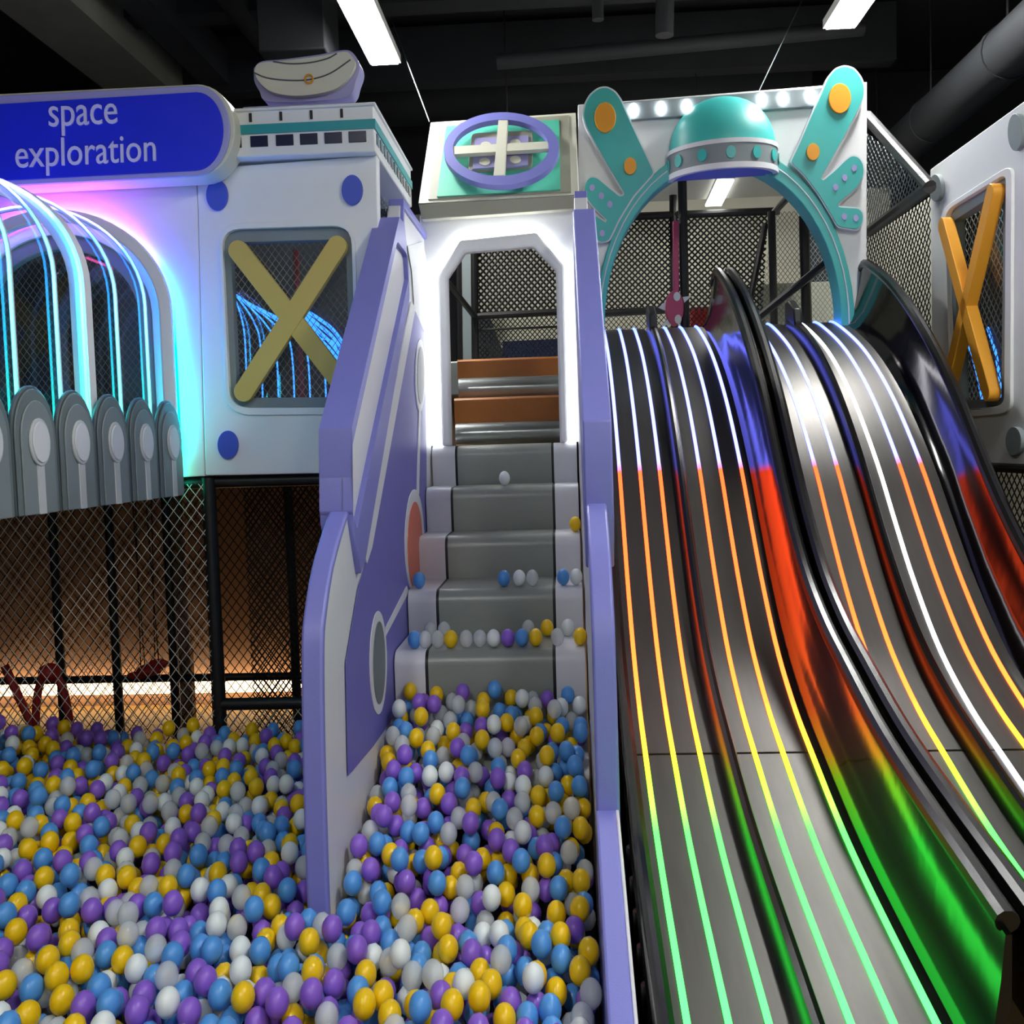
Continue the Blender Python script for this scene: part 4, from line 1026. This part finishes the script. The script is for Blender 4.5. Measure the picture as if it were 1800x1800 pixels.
# balls lying on the steps: (pixel x, pixel y, step index, colour)
step_balls = [(887, 849, 6, 3), (1011, 922, 5, 0), (737, 1027, 4, 1), (886, 1024, 4, 1), (913, 1023, 4, 3), (936, 1022, 4, 4), (990, 1019, 4, 1), (1013, 1019, 4, 3),
              (729, 1131, 3, 1), (757, 1115, 3, 4), (781, 1112, 3, 4), (748, 1137, 3, 4), (770, 1139, 3, 4), (793, 1136, 3, 0), (820, 1135, 3, 4), (844, 1135, 3, 4), (868, 1133, 3, 3), (893, 1131, 3, 2), (918, 1131, 3, 1), (942, 1131, 3, 0), (929, 1108, 3, 4), (962, 1120, 3, 0), (980, 1127, 3, 4), (999, 1120, 3, 3), (1020, 1124, 3, 0)]
sname = {6: 'fourth visible step', 5: 'third visible step', 4: 'second visible step', 3: 'lowest visible step'}
def ball_mesh(nm, sub, c):
    bm = bmesh.new(); bmesh.ops.create_icosphere(bm, subdivisions=sub, radius=1)
    for v in bm.verts: v.co = Vector((v.co.x*RB*SQ, v.co.y*RB, v.co.z*RB))
    me = bpy.data.meshes.new(nm); bm.to_mesh(me); bm.free(); me.shade_smooth(); me.materials.append(MATS['ball_'+COLS[c]])
    return me
BM = [ball_mesh('pit_ball', 3, c) for c in range(5)]
short = ['yellow', 'blue', 'purple', 'white', 'clear']; step_balls.sort()
cnt = {}
def nb(px, k, sg):
    l = [(abs(b[0]-px), b[3]) for b in step_balls if b[2] == k and (b[0]-px)*sg > 0]
    return short[min(l)[1]]+' ball' if l else 'nothing'
for px, py, k, c in step_balls:
    q = onY(px, py, YS_[k]+.16)
    z = ZS[k]+RB
    d = ray(px, py)
    if py < 1122 and k == 3: p = onY(px, py, YS_[k]+.27); p.z = max(p.z, z)
    else:
        p = onZ(px, py, z)
        if p.y < YS_[k]+.05 or p.y > YS_[k+1]-.05: p = onY(px, py, min(max(p.y, YS_[k]+.07), YS_[k+1]-.05)); p.z = z
    o = bpy.data.objects.new('pit_ball', BM[c]); COL.objects.link(o); o.location = p
    cnt[(k, c)] = cnt.get((k, c), 0)+1
    tag(o, '%s ball, %s, %s left, %s right' % (short[c], sname[k], nb(px, k, -1), nb(px, k, 1)), 'ball', 'balls lying on the stairs')
# which balls show largest in the picture: coarse visibility buffer
G = 4
buf = {}
order = sorted(range(len(balls)), key=lambda i: -proj(balls[i][:3])[2])
for i in order:
    px, py, dz = proj(balls[i][:3])
    rx, ry = RB*SQ*FPX/dz/G, RB*1.12*FPX/dz/G
    if not (-40 < px < 1840 and 1100 < py < 1850): continue
    cx, cy = px/G, py/G
    for yy in range(int(cy-ry), int(cy+ry)+1):
        if not 0 <= yy < 450: continue
        q = 1-((yy+.5-cy)/ry)**2
        if q <= 0: continue
        hwid = rx*sqrt(q)
        for xx in range(max(0, int(cx-hwid)), min(450, int(cx+hwid)+1)): buf[(xx, yy)] = i
vis = {}
for v in buf.values(): vis[v] = vis.get(v, 0)+1
big = set(sorted(vis, key=lambda i: -vis[i])[:300-len(step_balls)])
short = ['yellow', 'blue', 'purple', 'white', 'clear']
def neighbour(i, dx, dy):
    px, py, dz = proj(balls[i][:3]); x, y = px/G, py/G
    for st in range(1, 40):
        j = buf.get((int(x+dx*st), int(y+dy*st)))
        if j is not None and j != i:
            pj = proj(balls[j][:3])
            if (pj[0]/G-x)*dx+(pj[1]/G-y)*dy > 1.5: return short[balls[j][3]]
    return 'nothing'
for i in sorted(big):
    x, y, z, c = balls[i]
    o = bpy.data.objects.new('pit_ball', BM[c]); COL.objects.link(o); o.location = (x, y, z)
    if x > -.70 and y > 3.3: lb, gr = 'at the stair foot', 'balls at the foot of the stairs'
    elif x > -.70 and y > 2.65: lb, gr = 'between the stair walls', 'balls between the stair walls'
    elif x > -.70: lb, gr = 'in front of the stairs', 'balls in front of the stairs'
    elif y > 3.1: lb, gr = 'towards the pit net', 'balls towards the pit net'
    elif x > -1.1: lb, gr = 'near the left stair wall', 'balls near the left stair wall'
    else: lb, gr = 'at the lower left', 'balls at the lower left'
    tag(o, '%s ball, %s left, %s right, %s above, %s below, %s' % (short[c], neighbour(i, -1, 0), neighbour(i, 1, 0), neighbour(i, 0, -1), neighbour(i, 0, 1), lb), 'ball', gr)
bm = bmesh.new(); bmesh.ops.create_icosphere(bm, subdivisions=2, radius=1)
sv = [v.co.copy() for v in bm.verts]; sf = [tuple(v.index for v in f.verts) for f in bm.faces]; bm.free()
V, Fc, Mi = [], [], []
for i, (x, y, z, c) in enumerate(balls):
    if i in big: continue
    n = len(V); V += [(x+v.x*RB*SQ, y+v.y*RB, z+v.z*RB) for v in sv]; Fc += [tuple(a+n for a in f) for f in sf]; Mi += [c]*len(sf)
me = bpy.data.meshes.new('pit_balls'); me.from_pydata(V, [], Fc)
for c in COLS: me.materials.append(MATS['ball_'+c])
me.polygons.foreach_set('material_index', Mi); me.shade_smooth(); me.update()
o = bpy.data.objects.new('pit_balls', me); COL.objects.link(o)
tag(o, 'mass of smaller looking coloured plastic balls filling the pit', 'balls', kind='stuff')
print('balls', len(balls), 'visible', len(vis))
